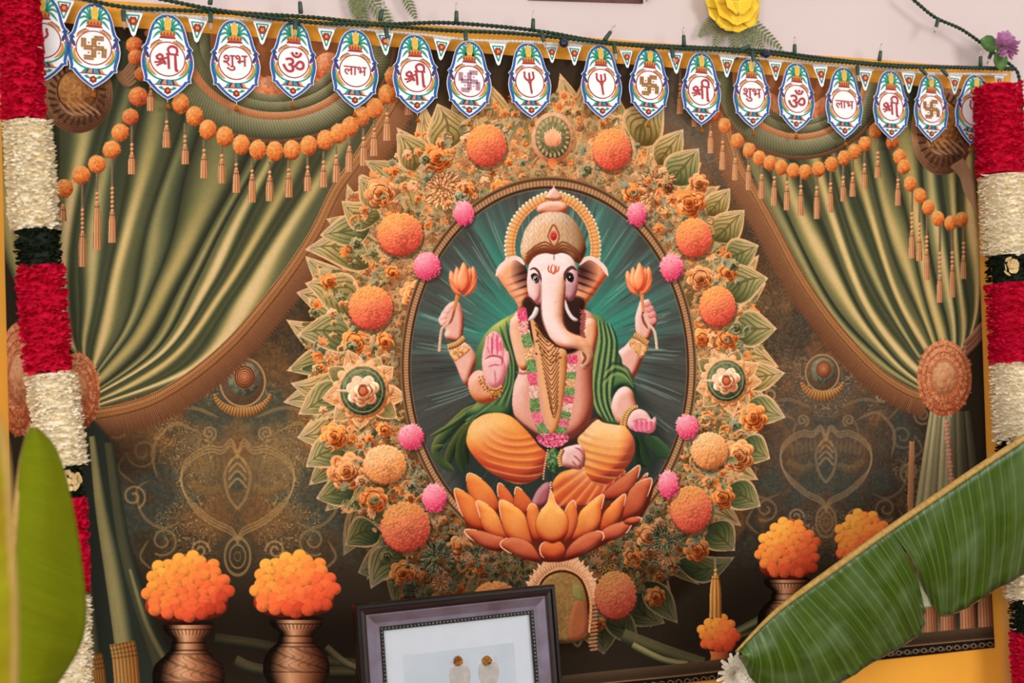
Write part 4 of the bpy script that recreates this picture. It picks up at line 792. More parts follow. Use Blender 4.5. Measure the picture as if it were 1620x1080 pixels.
for pts, c in (([(741, 748), (760, 757), (778, 775), (787, 800), (775, 814), (752, 802), (738, 775), (736, 757)], LP[:4]), ([(787, 764), (800, 772), (812, 790), (816, 808), (795, 808), (786, 785)], LP[:3]), ([(816, 770), (830, 780), (843, 800), (832, 815), (812, 804), (812, 782)], LP[:3]),
               ([(1011, 736), (1006, 760), (990, 782), (965, 792), (950, 784), (972, 762), (992, 748)], LD), ([(1024, 748), (1016, 765), (1004, 775), (1000, 770), (1012, 757)], LD)): lotp(pts, c, b=.6)
for pts, c in (([(717, 774), (735, 778), (750, 790), (757, 810), (763, 837), (745, 834), (728, 812)], LP[:4]), ([(1030, 757), (1023, 785), (1011, 810), (990, 822), (984, 818), (988, 795), (995, 775), (1008, 763)], LD), ([(752, 792), (770, 798), (785, 813), (796, 840), (801, 852), (780, 850), (762, 834), (756, 812)], LP), ([(988, 781), (985, 803), (975, 825), (957, 840), (949, 838), (954, 812), (968, 796)], LP[:4]),
               ([(789, 791), (810, 798), (828, 813), (836, 840), (839, 862), (815, 858), (797, 842), (790, 815)], LP), ([(954, 782), (951, 805), (948, 828), (935, 844), (906, 854), (911, 828), (918, 808), (935, 793)], LP),
               ([(840, 796), (850, 804), (854, 825), (853, 857), (840, 848), (832, 822), (833, 805)], LP[:4]), ([(906, 791), (912, 805), (913, 825), (905, 847), (892, 858), (896, 830), (893, 808)], LP[:4]), ([(871, 776), (878, 795), (893, 810), (899, 828), (894, 848), (880, 858), (862, 857), (849, 844), (846, 826), (852, 810), (865, 795)], LP + [K('f6c06c')]),
               ([(733, 838), (755, 838), (780, 845), (796, 851), (794, 870), (770, 868), (745, 853)], LD), ([(998, 828), (986, 846), (967, 854), (952, 858), (949, 842), (965, 830), (985, 825)], LD), ([(1014, 820), (1005, 829), (990, 829), (986, 823), (1000, 817)], LD),
               ([(789, 860), (800, 850), (820, 850), (838, 859), (850, 876), (853, 888), (830, 884), (800, 871)], LD), ([(954, 845), (953, 853), (940, 865), (915, 879), (895, 884), (897, 868), (912, 852), (932, 841), (948, 840)], LD), ([(853, 864), (862, 856), (873, 859), (885, 856), (893, 866), (890, 879), (873, 885), (856, 879)], LP[:3])): lotp(pts, c)

# ---- vases with heaps of marigolds, hem
ANT = [K('21110b'), K('5e3420'), K('94603e'), K('c8946e'), K('d8ac88')]
def vase(cx, y, w, body, by):
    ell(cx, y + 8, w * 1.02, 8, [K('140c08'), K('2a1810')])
    H = by - y + body * .8; f = body / 57; prof = [(0, w), (7, w), (14, w * .86), (21, w * .64), (26, w * .6), (29, w * .68), (38, w * .69), (41, w * .74), (50, w * .98), (62, body * .92), (76, body), (92, body * .99), (108, body * .86), (120, body * .6)]
    hh = np.array([p[0] for p in prof], float); ww = np.interp(np.linspace(0, 120, 60), hh, [p[1] for p in prof])
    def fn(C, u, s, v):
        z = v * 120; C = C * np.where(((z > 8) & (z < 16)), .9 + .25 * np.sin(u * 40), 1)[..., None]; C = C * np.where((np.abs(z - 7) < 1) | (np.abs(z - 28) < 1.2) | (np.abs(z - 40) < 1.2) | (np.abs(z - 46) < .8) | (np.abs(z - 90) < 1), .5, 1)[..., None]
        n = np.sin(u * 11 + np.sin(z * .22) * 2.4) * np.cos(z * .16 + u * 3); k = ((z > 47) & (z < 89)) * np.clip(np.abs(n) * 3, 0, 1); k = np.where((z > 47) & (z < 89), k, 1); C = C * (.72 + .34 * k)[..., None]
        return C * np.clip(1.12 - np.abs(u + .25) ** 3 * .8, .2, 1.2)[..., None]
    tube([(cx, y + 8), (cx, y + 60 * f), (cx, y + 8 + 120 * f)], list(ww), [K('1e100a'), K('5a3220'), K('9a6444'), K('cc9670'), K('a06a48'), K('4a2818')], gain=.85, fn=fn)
HEAP = [K('982a1a'), K('d6502e'), K('ea6e3a'), K('f08c3c'), K('f4a444')]
def heap(cx, cy, rx, ry, n, r, seed, k=1):
    q = np.random.RandomState(seed); cols = [c * k for c in HEAP]
    rx0, rx = rx, rx * .88
    puff([(cx - rx, cy + ry * .62), (cx - rx * .96, cy + ry * .1), (cx - rx * .7, cy - ry * .55), (cx - rx * .25, cy - ry * .95), (cx + rx * .3, cy - ry * .95), (cx + rx * .72, cy - ry * .55), (cx + rx * .97, cy + ry * .1), (cx + rx * .94, cy + ry * .65), (cx + rx * .3, cy + ry * .88), (cx - rx * .5, cy + ry * .88)], [cols[0] * .6, cols[0], cols[1]], r=20); rx = rx0
    pts = []
    for i in range(n):
        a = i * 2.39996; rr = math.sqrt((i + .5) / n); x, y = math.cos(a) * rr, math.sin(a) * rr
        if y > .55: y = .55 + (y - .55) * .6
        pts.append((y + q.rand() * .2, x, y))
    for _, x, y in sorted(pts):
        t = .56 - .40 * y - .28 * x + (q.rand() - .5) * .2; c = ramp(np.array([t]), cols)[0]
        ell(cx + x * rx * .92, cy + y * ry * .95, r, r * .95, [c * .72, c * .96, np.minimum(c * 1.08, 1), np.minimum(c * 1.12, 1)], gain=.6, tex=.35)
for p, w, c in (([(340, 1010), (420, 1022), (520, 1046), (600, 1048)], 9, .5), ([(372, 1045), (420, 1060), (560, 1062)], 9, .55), ([(515, 1022), (550, 1050), (590, 1062)], 5, .75), ([(985, 1005), (1050, 1030), (1110, 1050)], 11, .55), ([(1000, 1020), (1045, 1042), (1085, 1050)], 5, .9), ([(1160, 1002), (1200, 980), (1250, 950)], 7, .8), ([(1160, 1010), (1205, 992), (1260, 960)], 4, .6)):
    tube(p, w, [K('161a14'), GRN[1] * c, GRN[3] * c, GRN[1] * c], gain=.5, mid=.2, alpha=.9)
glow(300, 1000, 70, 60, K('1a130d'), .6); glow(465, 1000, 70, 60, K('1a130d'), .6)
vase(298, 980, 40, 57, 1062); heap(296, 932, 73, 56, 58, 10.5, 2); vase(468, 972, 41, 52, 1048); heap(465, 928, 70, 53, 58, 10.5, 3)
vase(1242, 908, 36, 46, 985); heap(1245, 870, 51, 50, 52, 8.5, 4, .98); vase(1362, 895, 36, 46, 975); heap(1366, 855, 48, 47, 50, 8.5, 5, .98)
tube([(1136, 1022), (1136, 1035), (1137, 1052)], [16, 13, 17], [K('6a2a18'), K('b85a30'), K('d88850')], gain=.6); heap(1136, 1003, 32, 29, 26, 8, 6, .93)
tassel(1130, 880, 912, 976, 9.5, [K('7a4418'), K('c07a34'), K('e09c54'), K('c07a34')])
tube([(578, 1080), (572, 1062), (580, 1045)], 9, [K('7a1c14'), K('c84428')], gain=.5)
hem = [(-10, 1183), (600, 1115), (1085, 1064), (1387, 1025), (1580, 1006)]
tube([(x, y - 3) for x, y in hem], 13, [K('5a4432'), K('3a2c20'), K('6a543c')], gain=.3); tube([(x, y + 4) for x, y in hem], 2, [K('8a6848')] * 2)
tube([(x, y + 11) for x, y in hem], 7, [K('1c1612')] * 2)
q_, nr_, s_ = along([(x, y + 12) for x, y in hem], 13)
for i, p_ in enumerate(q_): ell(p_[0], p_[1], 4.4, 4, [K('b49878')] * 2, ring=.35, alpha=.8); ell(p_[0] + 6, p_[1] + (i % 2) * 2 - 1, 2, 2.4, [K('a08868')] * 2, ring=.5, alpha=.7)
# weave of the cloth
cv *= (1 + .06 * FINE + .05 * MED)[..., None]
# ------------------------------------------------------------------ cloths on the wall
def sheet(name, corners, d, nu, nv, wave, mats, thick=.0012, bow=0):
    """hanging cloth between four image-pixel corners (tl, tr, br, bl) with soft waves"""
    tl, tr, br, bl = [at(*c, d) for c in corners]; me_v = []; uvs = []
    for j in range(nv + 1):
        for i in range(nu + 1):
            u, v = i / nu, j / nv
            p = (tl * (1 - u) + tr * u) * (1 - v) + (bl * (1 - u) + br * u) * v
            p = Vector((p.x - bow * u ** 6 * math.sin(math.pi * v), p.y - wave(u, v), p.z)); me_v.append(p); uvs.append((u, 1 - v))
    fs = [(j * (nu + 1) + i, (j + 1) * (nu + 1) + i, (j + 1) * (nu + 1) + i + 1, j * (nu + 1) + i + 1) for j in range(nv) for i in range(nu)]
    o = mesh(name, me_v, fs, mats, smooth=True); uvl = o.data.uv_layers.new(name='UVMap')
    li = np.empty(len(o.data.loops), np.int32); o.data.loops.foreach_get('vertex_index', li)
    uvl.data.foreach_set('uv', np.asarray(uvs, np.float32)[li].ravel())
    s = o.modifiers.new('thickness', 'SOLIDIFY'); s.thickness = thick; s.offset = -1
    return o, (tl, tr, br, bl)
yc, _ = sheet('yellow_cloth', [(-120, -22), (1598, 111), (1604, 1180), (-110, 1330)], .004, 60, 40, lambda u, v: .0015 + .0015 * math.sin(u * 40 + v * 3), mat('yellow_satin', 'f4a832', .6, .05, 5, .1, 300, spec=.25, sheen=.2))
tag(yc, 'plain golden yellow cloth hung flat behind the printed hanging', 'cloth')
TQ = [(-2, 30), (1545, 143), (1574, 1024), (27, 1197)]
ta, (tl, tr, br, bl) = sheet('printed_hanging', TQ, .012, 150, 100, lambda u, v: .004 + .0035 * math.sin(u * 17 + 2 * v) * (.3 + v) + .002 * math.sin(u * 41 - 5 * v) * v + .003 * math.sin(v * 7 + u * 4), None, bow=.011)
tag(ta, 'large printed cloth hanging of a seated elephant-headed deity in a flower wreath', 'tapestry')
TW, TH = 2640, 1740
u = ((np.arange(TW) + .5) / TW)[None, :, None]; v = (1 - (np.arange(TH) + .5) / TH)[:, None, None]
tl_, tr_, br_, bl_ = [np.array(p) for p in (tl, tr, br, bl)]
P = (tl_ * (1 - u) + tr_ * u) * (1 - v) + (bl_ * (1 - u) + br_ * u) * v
sx, sy = seen(P.reshape(-1, 3)); fx = np.clip((sx - OX) * S - .5, 0, CW - 1.01); fy = np.clip((sy - OY) * S - .5, 0, CH - 1.01)  # image-pixel drawing resampled through the camera view into the cloth's texture
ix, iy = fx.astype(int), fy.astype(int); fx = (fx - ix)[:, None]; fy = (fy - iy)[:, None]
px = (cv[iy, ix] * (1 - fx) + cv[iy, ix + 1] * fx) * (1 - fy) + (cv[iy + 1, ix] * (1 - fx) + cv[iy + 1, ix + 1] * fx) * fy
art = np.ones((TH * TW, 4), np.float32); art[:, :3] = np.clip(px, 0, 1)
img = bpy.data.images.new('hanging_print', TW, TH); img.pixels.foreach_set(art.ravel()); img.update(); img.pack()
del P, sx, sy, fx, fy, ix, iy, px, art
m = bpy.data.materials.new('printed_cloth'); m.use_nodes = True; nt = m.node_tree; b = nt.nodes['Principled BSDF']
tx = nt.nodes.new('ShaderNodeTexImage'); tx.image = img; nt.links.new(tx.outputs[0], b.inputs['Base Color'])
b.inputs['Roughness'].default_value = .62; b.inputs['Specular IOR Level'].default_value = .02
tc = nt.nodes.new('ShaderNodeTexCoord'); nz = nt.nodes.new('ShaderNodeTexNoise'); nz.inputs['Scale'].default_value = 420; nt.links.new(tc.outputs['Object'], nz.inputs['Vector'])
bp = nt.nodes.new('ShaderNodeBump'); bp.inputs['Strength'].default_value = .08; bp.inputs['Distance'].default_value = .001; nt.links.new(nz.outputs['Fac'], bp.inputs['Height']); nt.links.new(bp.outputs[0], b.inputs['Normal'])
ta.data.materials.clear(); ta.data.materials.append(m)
# ------------------------------------------------------------------ two silver torans (door hangings) along the top
TD = .036
silver = mat('silver_foil', 'f4f4f6', .38, .05, 240, .35, 900, metal=.25, spec=.5)
glitter = mat('glitter_foil', 'faf8f8', .45, .05, 900, .3, 1500, metal=.05, spec=.5)
blue = mat('blue_thread', '2f62b0', .6, .15, 300, .3, 900); teal = mat('teal_thread', '22a58a', .6, .15, 300, .3, 900)
red = mat('red_thread', 'b03a34', .6, .15, 300, .3, 900); orange = mat('orange_thread', 'e59a3c', .6, .12, 300, .3, 900)
yellow = mat('yellow_thread', 'eec254', .5, .1, 300, .2, 900); pinkt = mat('pink_thread', 'd58a90', .6, .1, 300); navy = mat('navy_thread', '33407c', .6, .1, 300)
bronze = mat('bronze_sequin', 'c48426', .4, .35, 500, .4, 900, metal=.1, col2='7a4a12'); amber = mat('amber_bead', 'b4691a', .3, .2, 400, col2='8a4a10')
crimson = mat('crimson_thread', 'b83a44', .6, .12, 400, .2, 900); rosy = mat('rose_sequin', 'd08a90', .4, .3, 500, .3, 900, col2='6f86b4'); white_t = mat('white_beads', 'ece6e0', .5, .1, 300, .4, 700)
PW = (at(221, 93, TD) - at(305, 93, TD)).length / 2; PH = (at(265, 23, TD) - at(265, 158, TD)).length
def ST(p): return [(x * PW, -v * PH) for x, v in p]
half = [(0, 0), (.22, .008), (.42, .045), (.58, .11), (.69, .2), (.76, .29), (.83, .355), (.98, .405), (.90, .425), (.97, .49), (1.0, .56), (.98, .63), (.92, .70), (.88, .755), (.90, .795), (.78, .80), (.66, .845), (.44, .91), (.2, .965), (0, 1)]
outline = half + [(-x, v) for x, v in half[-2:0:-1]]
def ring(mb, pts, s0, s1, y0, y1, m=0, c=(0, .5)):
    n = len(pts); f = lambda s: [(c[0] + (x - c[0]) * s, c[1] + (v - c[1]) * (1 - (1 - s) * PW / PH * 1.6)) for x, v in pts]
    a, b = ST(f(s0)), ST(f(s1))
    mb.grid([[(a[i % n][0], y0, a[i % n][1]), (a[i % n][0], y1, a[i % n][1]), (b[i % n][0], y1, b[i % n][1]), (b[i % n][0], y0, b[i % n][1])] for i in range(n + 1)], m, True)
def circ(r, k=28, a0=0, a1=2 * math.pi, cx=0, cz=0, ry=None): return [(cx + r * math.cos(a0 + (a1 - a0) * i / k), cz + (ry or r) * math.sin(a0 + (a1 - a0) * i / k)) for i in range(k + (0 if abs(a1 - a0 - 2 * math.pi) < 1e-6 else 1))]
CZ = -.525 * PH; CR = .64 * PW
def text_mesh(body):
    cu = bpy.data.curves.new('lettering', 'FONT'); cu.body = body; cu.extrude = .02; cu.offset = .006; o = bpy.data.objects.new('lettering', cu); COL.objects.link(o)
    bpy.context.view_layer.update(); me = bpy.data.meshes.new_from_object(o.evaluated_get(bpy.context.evaluated_depsgraph_get())); bpy.data.objects.remove(o); bpy.data.curves.remove(cu)
    v = np.array([w.co for w in me.vertices]); lo, hi = v.min(0), v.max(0); k = 1.5 * CR / (hi[0] - lo[0]); k = min(k, 1.4 * CR / (hi[1] - lo[1])); c = (lo + hi) / 2
    vs = [((x - c[0]) * k, -.0034 - (z - lo[2]) * k * .4, CZ + (y - c[1]) * k) for x, y, z in v]; fs = [tuple(p.vertices) for p in me.polygons]; bpy.data.meshes.remove(me); return vs, fs
def symbol(kind):
    mb = MB(); s = CR; y0, y1 = -.002, -.0038
    st = lambda pts, w=.075, m=0: mb.band([(x * s, CZ + z * s) for x, z in curve(pts, 6)], [w * s * .8, w * s, w * s * .8], y0, y1, m)
    if kind == 'shri':
        st([(-.52, .22), (-.64, .12), (-.56, -.02), (-.36, -.02), (-.3, .16), (-.44, .26), (-.52, .22)]); st([(-.36, -.02), (-.2, -.16), (-.12, -.34)]); st([(-.78, -.24), (-.5, -.2), (-.24, -.02), (-.05, .1)], .06); st([(-.66, -.44), (-.4, -.3), (-.18, -.2)], .06)
        st([(.02, .28), (.05, -.1), (.08, -.6)]); st([(-.1, .3), (.2, .3), (.64, .28)], .06); st([(.44, .3), (.46, -.1), (.5, -.66), (.62, -.64)]); st([(.1, .34), (.02, .6), (.22, .78), (.5, .7), (.56, .46), (.48, .3)]); return mb, crimson
    if kind == 'trident':
        st([(.1, -.78), (.04, -.3), (0, .15), (-.03, .66)], .07); st([(-.34, .62), (-.36, .36), (-.2, .16), (0, .12), (.18, .18), (.3, .36), (.24, .62)], .065); st([(-.12, .0), (.12, .0)], .09); st([(-.34, .62), (-.4, .72)], .07); st([(.24, .62), (.28, .72)], .07); return mb, crimson
    if kind in ('swastika_gold', 'swastika_rose'):
        a = .6
        def bar(x0, z0, x1, z1):   # rows of stitched sequins
            n = 6
            for i in range(n):
                t0, t1 = i / n, (i + .82) / n; p = (x0 + (x1 - x0) * t0, z0 + (z1 - z0) * t0); q = (x0 + (x1 - x0) * t1, z0 + (z1 - z0) * t1)
                for o in (-.078, .078):
                    d = np.array([x1 - x0, z1 - z0]); d = d / np.hypot(*d); nn = np.array([-d[1], d[0]]) * o
                    mb.band([(p[0] * s + nn[0] * s, CZ + p[1] * s + nn[1] * s), (q[0] * s + nn[0] * s, CZ + q[1] * s + nn[1] * s)], .066 * s, y0, y1, i % 2 if kind.endswith('rose') else 0)
        for k in range(4):
            c, sn = math.cos(k * math.pi / 2), math.sin(k * math.pi / 2); r = lambda x, z: (x * c - z * sn, x * sn + z * c)
            p, q, w = r(0, .05), r(0, a), r(a - .02, a); bar(*p, *q); bar(*q, *w)
        for k in range(4):
            x, z = (.3 * (1 if k % 2 else -1), .3 * (1 if k > 1 else -1)); mb.slab([(px_ + x * s, pz_ + CZ + z * s) for px_, pz_ in circ(.055 * s, 8)], y0, y1, 0)
        return mb, ([bronze, bronze] if kind.endswith('gold') else [rosy, pinkt])
    v, f = text_mesh({'shubh': 'शुभ', 'labh': 'लाभ', 'om': 'ॐ'}[kind]); mb.add(v, f); return mb, crimson
def pendant(kind):
    mb = MB(); mb.slab(ST(outline), 0, -.0016)
    root = mb.build('pendant', silver)
    mb = MB(); ring(mb, outline, .965, .845, -.0014, -.0028); mb.build('border', blue, root)
    mb = MB(); mb.slab([(x, CZ + z) for x, z in circ(CR, 30)], -.001, -.0022); disc = mb.build('medallion', glitter, root)
    mb, ms = symbol(kind); mb.build('symbol', ms, root)
    mb = MB(); mb.band([(x, CZ + z) for x, z in circ(CR * 1.03, 30, 0, 2 * math.pi - 1e-3)], .02 * PW, -.0014, -.003, 0)
    for sg in (-1, 1):       # peacock-like scrolls beside the medallion
        q = lambda p: [(sg * x * PW, CZ + z * PW) for x, z in curve(p, 5)]
        mb.band(q([(.70, -.05), (.72, -.3), (.58, -.52), (.42, -.64)]), [.02 * PW, .06 * PW, .05 * PW, .01 * PW], -.0014, -.003, 1)
        mb.band(q([(.78, .0), (.82, -.28), (.68, -.56), (.4, -.76), (.1, -.82)]), [.01 * PW, .03 * PW, .035 * PW, .03 * PW, .01 * PW], -.0014, -.003, 2)
        mb.band(q([(.72, .34), (.80, .4), (.84, .28), (.76, .16), (.72, .02)]), [.02 * PW, .05 * PW, .055 * PW, .04 * PW], -.0014, -.003, 3)
        mb.band(q([(.64, .38), (.56, .52), (.40, .62), (.2, .7)]), [.03 * PW, .05 * PW, .05 * PW, .02 * PW], -.0014, -.003, 1); mb.band(q([(.62, .5), (.5, .62), (.3, .74)]), .02 * PW, -.0014, -.003, 4)
        mb.band(q([(.78, .12), (.86, .08), (.84, -.06)]), .028 * PW, -.0014, -.003, 0)
    mb.build('scroll_ornament', [red, orange, teal, navy, blue], root)
    mb = MB()                # five leaves each side of the coconut
    for sg in (-1, 1):
        for tx_, tv, w in ((.40, .03, .03), (.56, .09, .036), (.60, .17, .038), (.56, .26, .04), (.24, .005, .026)):
            p = curve(ST([(sg * .13, .205), (sg * (.13 + (tx_ - .13) * .5), tv * .6 + .06), (sg * tx_, tv + .035)]), 6); mb.band(p, [.02 * PW, w * PW * 1.1, w * PW, .004 * PW], -.0014, -.003)
    mb.build('leaf_spray', teal, root)
    mb = MB(); mb.slab(ST([(0, .02), (.07, .045), (.13, .09), (.14, .14), (.09, .19), (-.09, .19), (-.14, .14), (-.13, .09), (-.07, .045)]), -.0014, -.0042); mb.build('coconut', yellow, root)
    mb = MB(); mb.slab(ST([(-.24, .255), (-.3, .215), (-.16, .2), (0, .19), (.16, .2), (.3, .215), (.24, .255)]), -.0014, -.0032, 0); mb.slab(ST([(-.32, .285), (-.26, .258), (.26, .258), (.32, .285)]), -.0014, -.0032, 1)
    for k in range(5): x = (k - 2) * .12; mb.slab(ST([(x - .045, .25), (x, .205), (x + .045, .25)]), -.003, -.004, 1)
    mb.build('pot_rim', [orange, red], root)
    mb = MB()
    for k in range(7):
        x0 = (k - 3.5) * .085; mb.slab(ST([(x0, .765), (x0 + .07, .765), ((x0 + .07) * 1.5, .82), (x0 * 1.5, .82)]), -.0014, -.003, k % 4)
    mb.band(ST([(-.5, .828), (.5, .828)]), .018 * PW, -.0014, -.003, 4); mb.build('pot_foot', [teal, navy, orange, blue, red], root)
    mb = MB()
    for k in range(6): a = k * math.pi / 3 + .5; mb.slab([(x + .085 * PW * math.cos(a), z - .895 * PH + .085 * PW * math.sin(a)) for x, z in circ(.062 * PW, 8)], -.0014, -.003, 0)
    mb.slab([(x, z - .895 * PH) for x, z in circ(.055 * PW, 8)], -.002, -.0038, 1)
    for sg in (-1, 1): mb.band(ST([(sg * .12, .885), (sg * .24, .862), (sg * .34, .858)]), [.02 * PW, .06 * PW, .01 * PW], -.0014, -.0028, 2)
    mb.build('flower_motif', [red, orange, teal], root)
    mb = MB(); mb.tube([(0, -.001, -.985 * PH), (0, -.002, -1.03 * PH)], .0006, 5); mb.build('thread', white_t, root)
    mb = MB(); mb.ball((0, -.003, -1.07 * PH), .075 * PW, 0, 8, 6)
    for k in range(6): a = k * 1.047; mb.ball((.07 * PW * math.cos(a), -.003 + .07 * PW * math.sin(a), -1.095 * PH), .05 * PW, 0, 6, 4)
    mb.build('bead', amber, root)
    return root
protos = {}
def tri_flag():
    w, h = .39 * PW, .315 * PH; mb = MB(); mb.slab([(-w, 0), (w, 0), (w * .92, -.18 * h), (w * .66, -.4 * h), (w * .2, -.93 * h), (0, -h), (-w * .2, -.93 * h), (-w * .66, -.4 * h), (-w * .92, -.18 * h)], 0, -.0014)
    root = mb.build('triangle_flag', silver); mb = MB()
    p = [(-w * .62, -.2 * h), (w * .62, -.2 * h), (0, -.82 * h), (-w * .62, -.2 * h)]
    for a, b in zip(p[:-1], p[1:]): mb.band([a, b], .0013, -.0012, -.0024)
    mb.build('flag_border', teal, root); mb = MB()
    for k in range(6): a = k * math.pi / 3; mb.slab([(x + .006 * math.cos(a), z - .42 * h + .006 * math.sin(a)) for x, z in circ(.0038, 7)], -.0012, -.0026, 0)
    mb.slab([(x, z - .42 * h) for x, z in circ(.004, 8)], -.002, -.0032, 1); mb.build('flower_motif', [red, orange], root)
    mb = MB()
    for k in range(9): mb.ball((-w + 2 * w * k / 8, -.002, -.002), .0028, 0, 6, 4)
    mb.build('bead_row', white_t, root); return root
flag0 = None
def toran(label, pend, flags, tape):
    root = thing('toran', label, 'door hanging', at(*tape[0], TD)); base = root.location.copy()
    for kind, tx_, ty_, bx, by in pend:
        first = kind not in protos
        if first: protos[kind] = pendant(kind); o = protos[kind]
        else: o = clone(protos[kind])
        p, q = at(tx_, ty_, TD), at(bx, by, TD); o.parent = root; o.location = p - base
        d = q - p; o.rotation_euler = (0, math.atan2(-d.x, -d.z) * -1 * -1, 0); k = d.length / PH; o.scale = (k, 1, k)
    global flag0
    for x, y, by in flags:
        if flag0 is None: flag0 = tri_flag(); o = flag0
        else: o = clone(flag0)
        p = at(x, y, TD); o.parent = root; o.location = p - base; k = (at(x, by, TD) - p).length / (.315 * PH); o.scale = (k, 1, k); o.rotation_euler = (0, math.radians((x * 7.3) % 9 - 4), 0)
    mb = MB(); pts = [at(x, y, TD + .001) - base for x, y in tape]
    mb.tube([Vector(p) for p in curve(pts, 6)], .0022, 6)
    for i, p in enumerate(curve(pts, 14)): mb.ball(p, .0036, 0, 5, 4)
    mb.build('bead_string', white_t, root); return root
toran('silver embroidered door hanging over the left half, ending at a trident pendant',
      [('trident', 66, -8, 68, 130), ('swastika_gold', 150, 6, 147, 140), ('shri', 265, 23, 265, 158), ('shubh', 370, 32, 374, 162), ('om', 465, 35, 463, 157), ('labh', 562, 47, 561, 172), ('shri', 655, 55, 660, 180), ('swastika_rose', 742, 65, 742, 187), ('trident', 834, 68, 841, 187)],
      [(102, -4, 37), (210, 16, 58), (313, 28, 68), (415, 31, 71), (516, 43, 80), (608, 49, 88), (699, 60, 96), (787, 66, 104), (872, 70, 100)], [(30, -16), (150, 4), (265, 22), (370, 30), (465, 33), (562, 45), (655, 53), (742, 63), (834, 66), (880, 70)])
toran('silver embroidered door hanging over the right half, tucked behind the right garland',
      [('trident', 949, 72, 953, 188), ('swastika_gold', 1028, 76, 1025, 189), ('shri', 1109, 84, 1109, 198), ('shubh', 1187, 93, 1191, 203), ('om', 1260, 100, 1259, 208), ('labh', 1334, 107, 1336, 219), ('shri', 1408, 112, 1410, 221), ('swastika_gold', 1472, 118, 1473, 223), ('trident', 1545, 119, 1534, 228)],
      [(908, 71, 104), (990, 78, 108), (1068, 81, 117), (1150, 89, 123), (1226, 96, 128), (1297, 103, 138), (1368, 109, 144), (1437, 113, 148), (1510, 118, 150), (1580, 119, 142)], [(896, 68), (949, 70), (1028, 74), (1109, 82), (1187, 91), (1260, 98), (1334, 105), (1408, 110), (1472, 116), (1545, 117), (1592, 118)])
# ------------------------------------------------------------------ string of fairy lights, unlit
LD_ = .05
wire_m = mat('green_wire', '24402c', .5, .2, 200, spec=.4); sock_m = mat('green_socket', '2f4a3c', .45, .15, 200, spec=.5)
bulb_m = mat('clear_bulb', 'f4ece4', .08, .02, 50, trans=.85, spec=.6); navy_m = mat('navy_plastic', '1c2444', .25, .2, 90, spec=.6)
ls = thing('string_lights', 'dark green twisted fairy light string with unlit clear bulbs along the top edge', 'string lights', at(150, 0, LD_)); lb = ls.location.copy()
def strand(px, d, tw=.0025, r=.0024):
    c = curve([at(x, y, d) for x, y in px], 10); L_ = np.r_[0, np.cumsum(np.linalg.norm(np.diff(c, axis=0), axis=1))]; n = int(L_[-1] / .004); s = np.linspace(0, L_[-1], n)
    c = np.stack([np.interp(s, L_, c[:, k]) for k in range(3)], 1)
    for ph in (0, math.pi):
        mb = MB(); pts = []
        for i, p in enumerate(c):
            t = c[min(i + 1, n - 1)] - c[max(i - 1, 0)]; t = t / np.linalg.norm(t); a = np.cross(t, (0, 1, 0)); a = a / np.linalg.norm(a); b = np.cross(t, a); th = s[i] * 300 + ph
            pts.append(Vector(p + tw * (a * math.cos(th) + b * math.sin(th))) - lb)
        mb.tube(pts, r, 6); mb.build('wire', wire_m, ls, True)
strand([(60, -22), (140, 0), (205, 12), (300, 17), (400, 22), (500, 28), (600, 38), (700, 36), (800, 43), (870, 52), (950, 66), (1030, 72), (1100, 75), (1215, 81), (1300, 92), (1400, 102), (1500, 106), (1604, 108)], LD_)
strand([(235, -6), (300, 8), (332, 14), (400, 25), (500, 36), (600, 40), (700, 48), (800, 52), (880, 59), (950, 67), (1040, 75), (1130, 79), (1215, 85), (1280, 94), (1340, 99), (1420, 106), (1500, 107), (1604, 110)], LD_ + .004)
strand([(1436, -8), (1450, 4), (1480, 28), (1520, 46), (1552, 68), (1575, 86), (1600, 104), (1612, 122), (1617, 180), (1619, 280), (1626, 420)], LD_ + .002)
def lamp(x, y, ang, bulb=True):
    """ang: direction the bulb points in degrees, 90 is up"""
    a = math.radians(ang); d = Vector((math.cos(a), -.25, math.sin(a))).normalized(); p = at(x, y, LD_ + .004) - lb
    mb = MB(); mb.tube([p, p + d * .003, p + d * .012, p + d * .0225, p + d * .024], [.0038, .005, .0046, .0042, .003], 8); s = mb.build('socket', sock_m, ls, True)
    if bulb: mb = MB(); mb.tube([p + d * .023, p + d * .027, p + d * .034, p + d * .039, p + d * .041], [.0024, .0032, .003, .0018, .0005], 8); mb.build('bulb', bulb_m, s, True)
for x, y, a in ((476, 22, 97), (722, 36, 93), (843, 48, 92), (956, 64, 55), (1082, 73, 97), (1257, 87, 96), (1391, 97, 88), (1551, 105, 97), (332, 8, 84), (601, 33, 80)): lamp(x, y, a)
for x, y, a in ((195, 16, -88), (333, 19, -92), (468, 30, -98), (610, 44, -85), (736, 48, -92), (856, 50, -80), (971, 69, -88), (1062, 76, -84), (1190, 82, -91), (1356, 104, -95), (1455, 107, -50), (1489, 108, -55), (1484, 31, -118), (1569, 82, -125), (1171, 79, 20)): lamp(x, y, a, a != 20)
for x, y in ((892, 68), (1212, 85)):
    mb = MB(); p = at(x, y, LD_ + .012) - lb; mb.ball(p, .011, 0, 8, 6, (1, .8, .9)); mb.tube([p, p + Vector((0, .02, 0))], .003, 6); mb.build('clip', navy_m, ls, False)
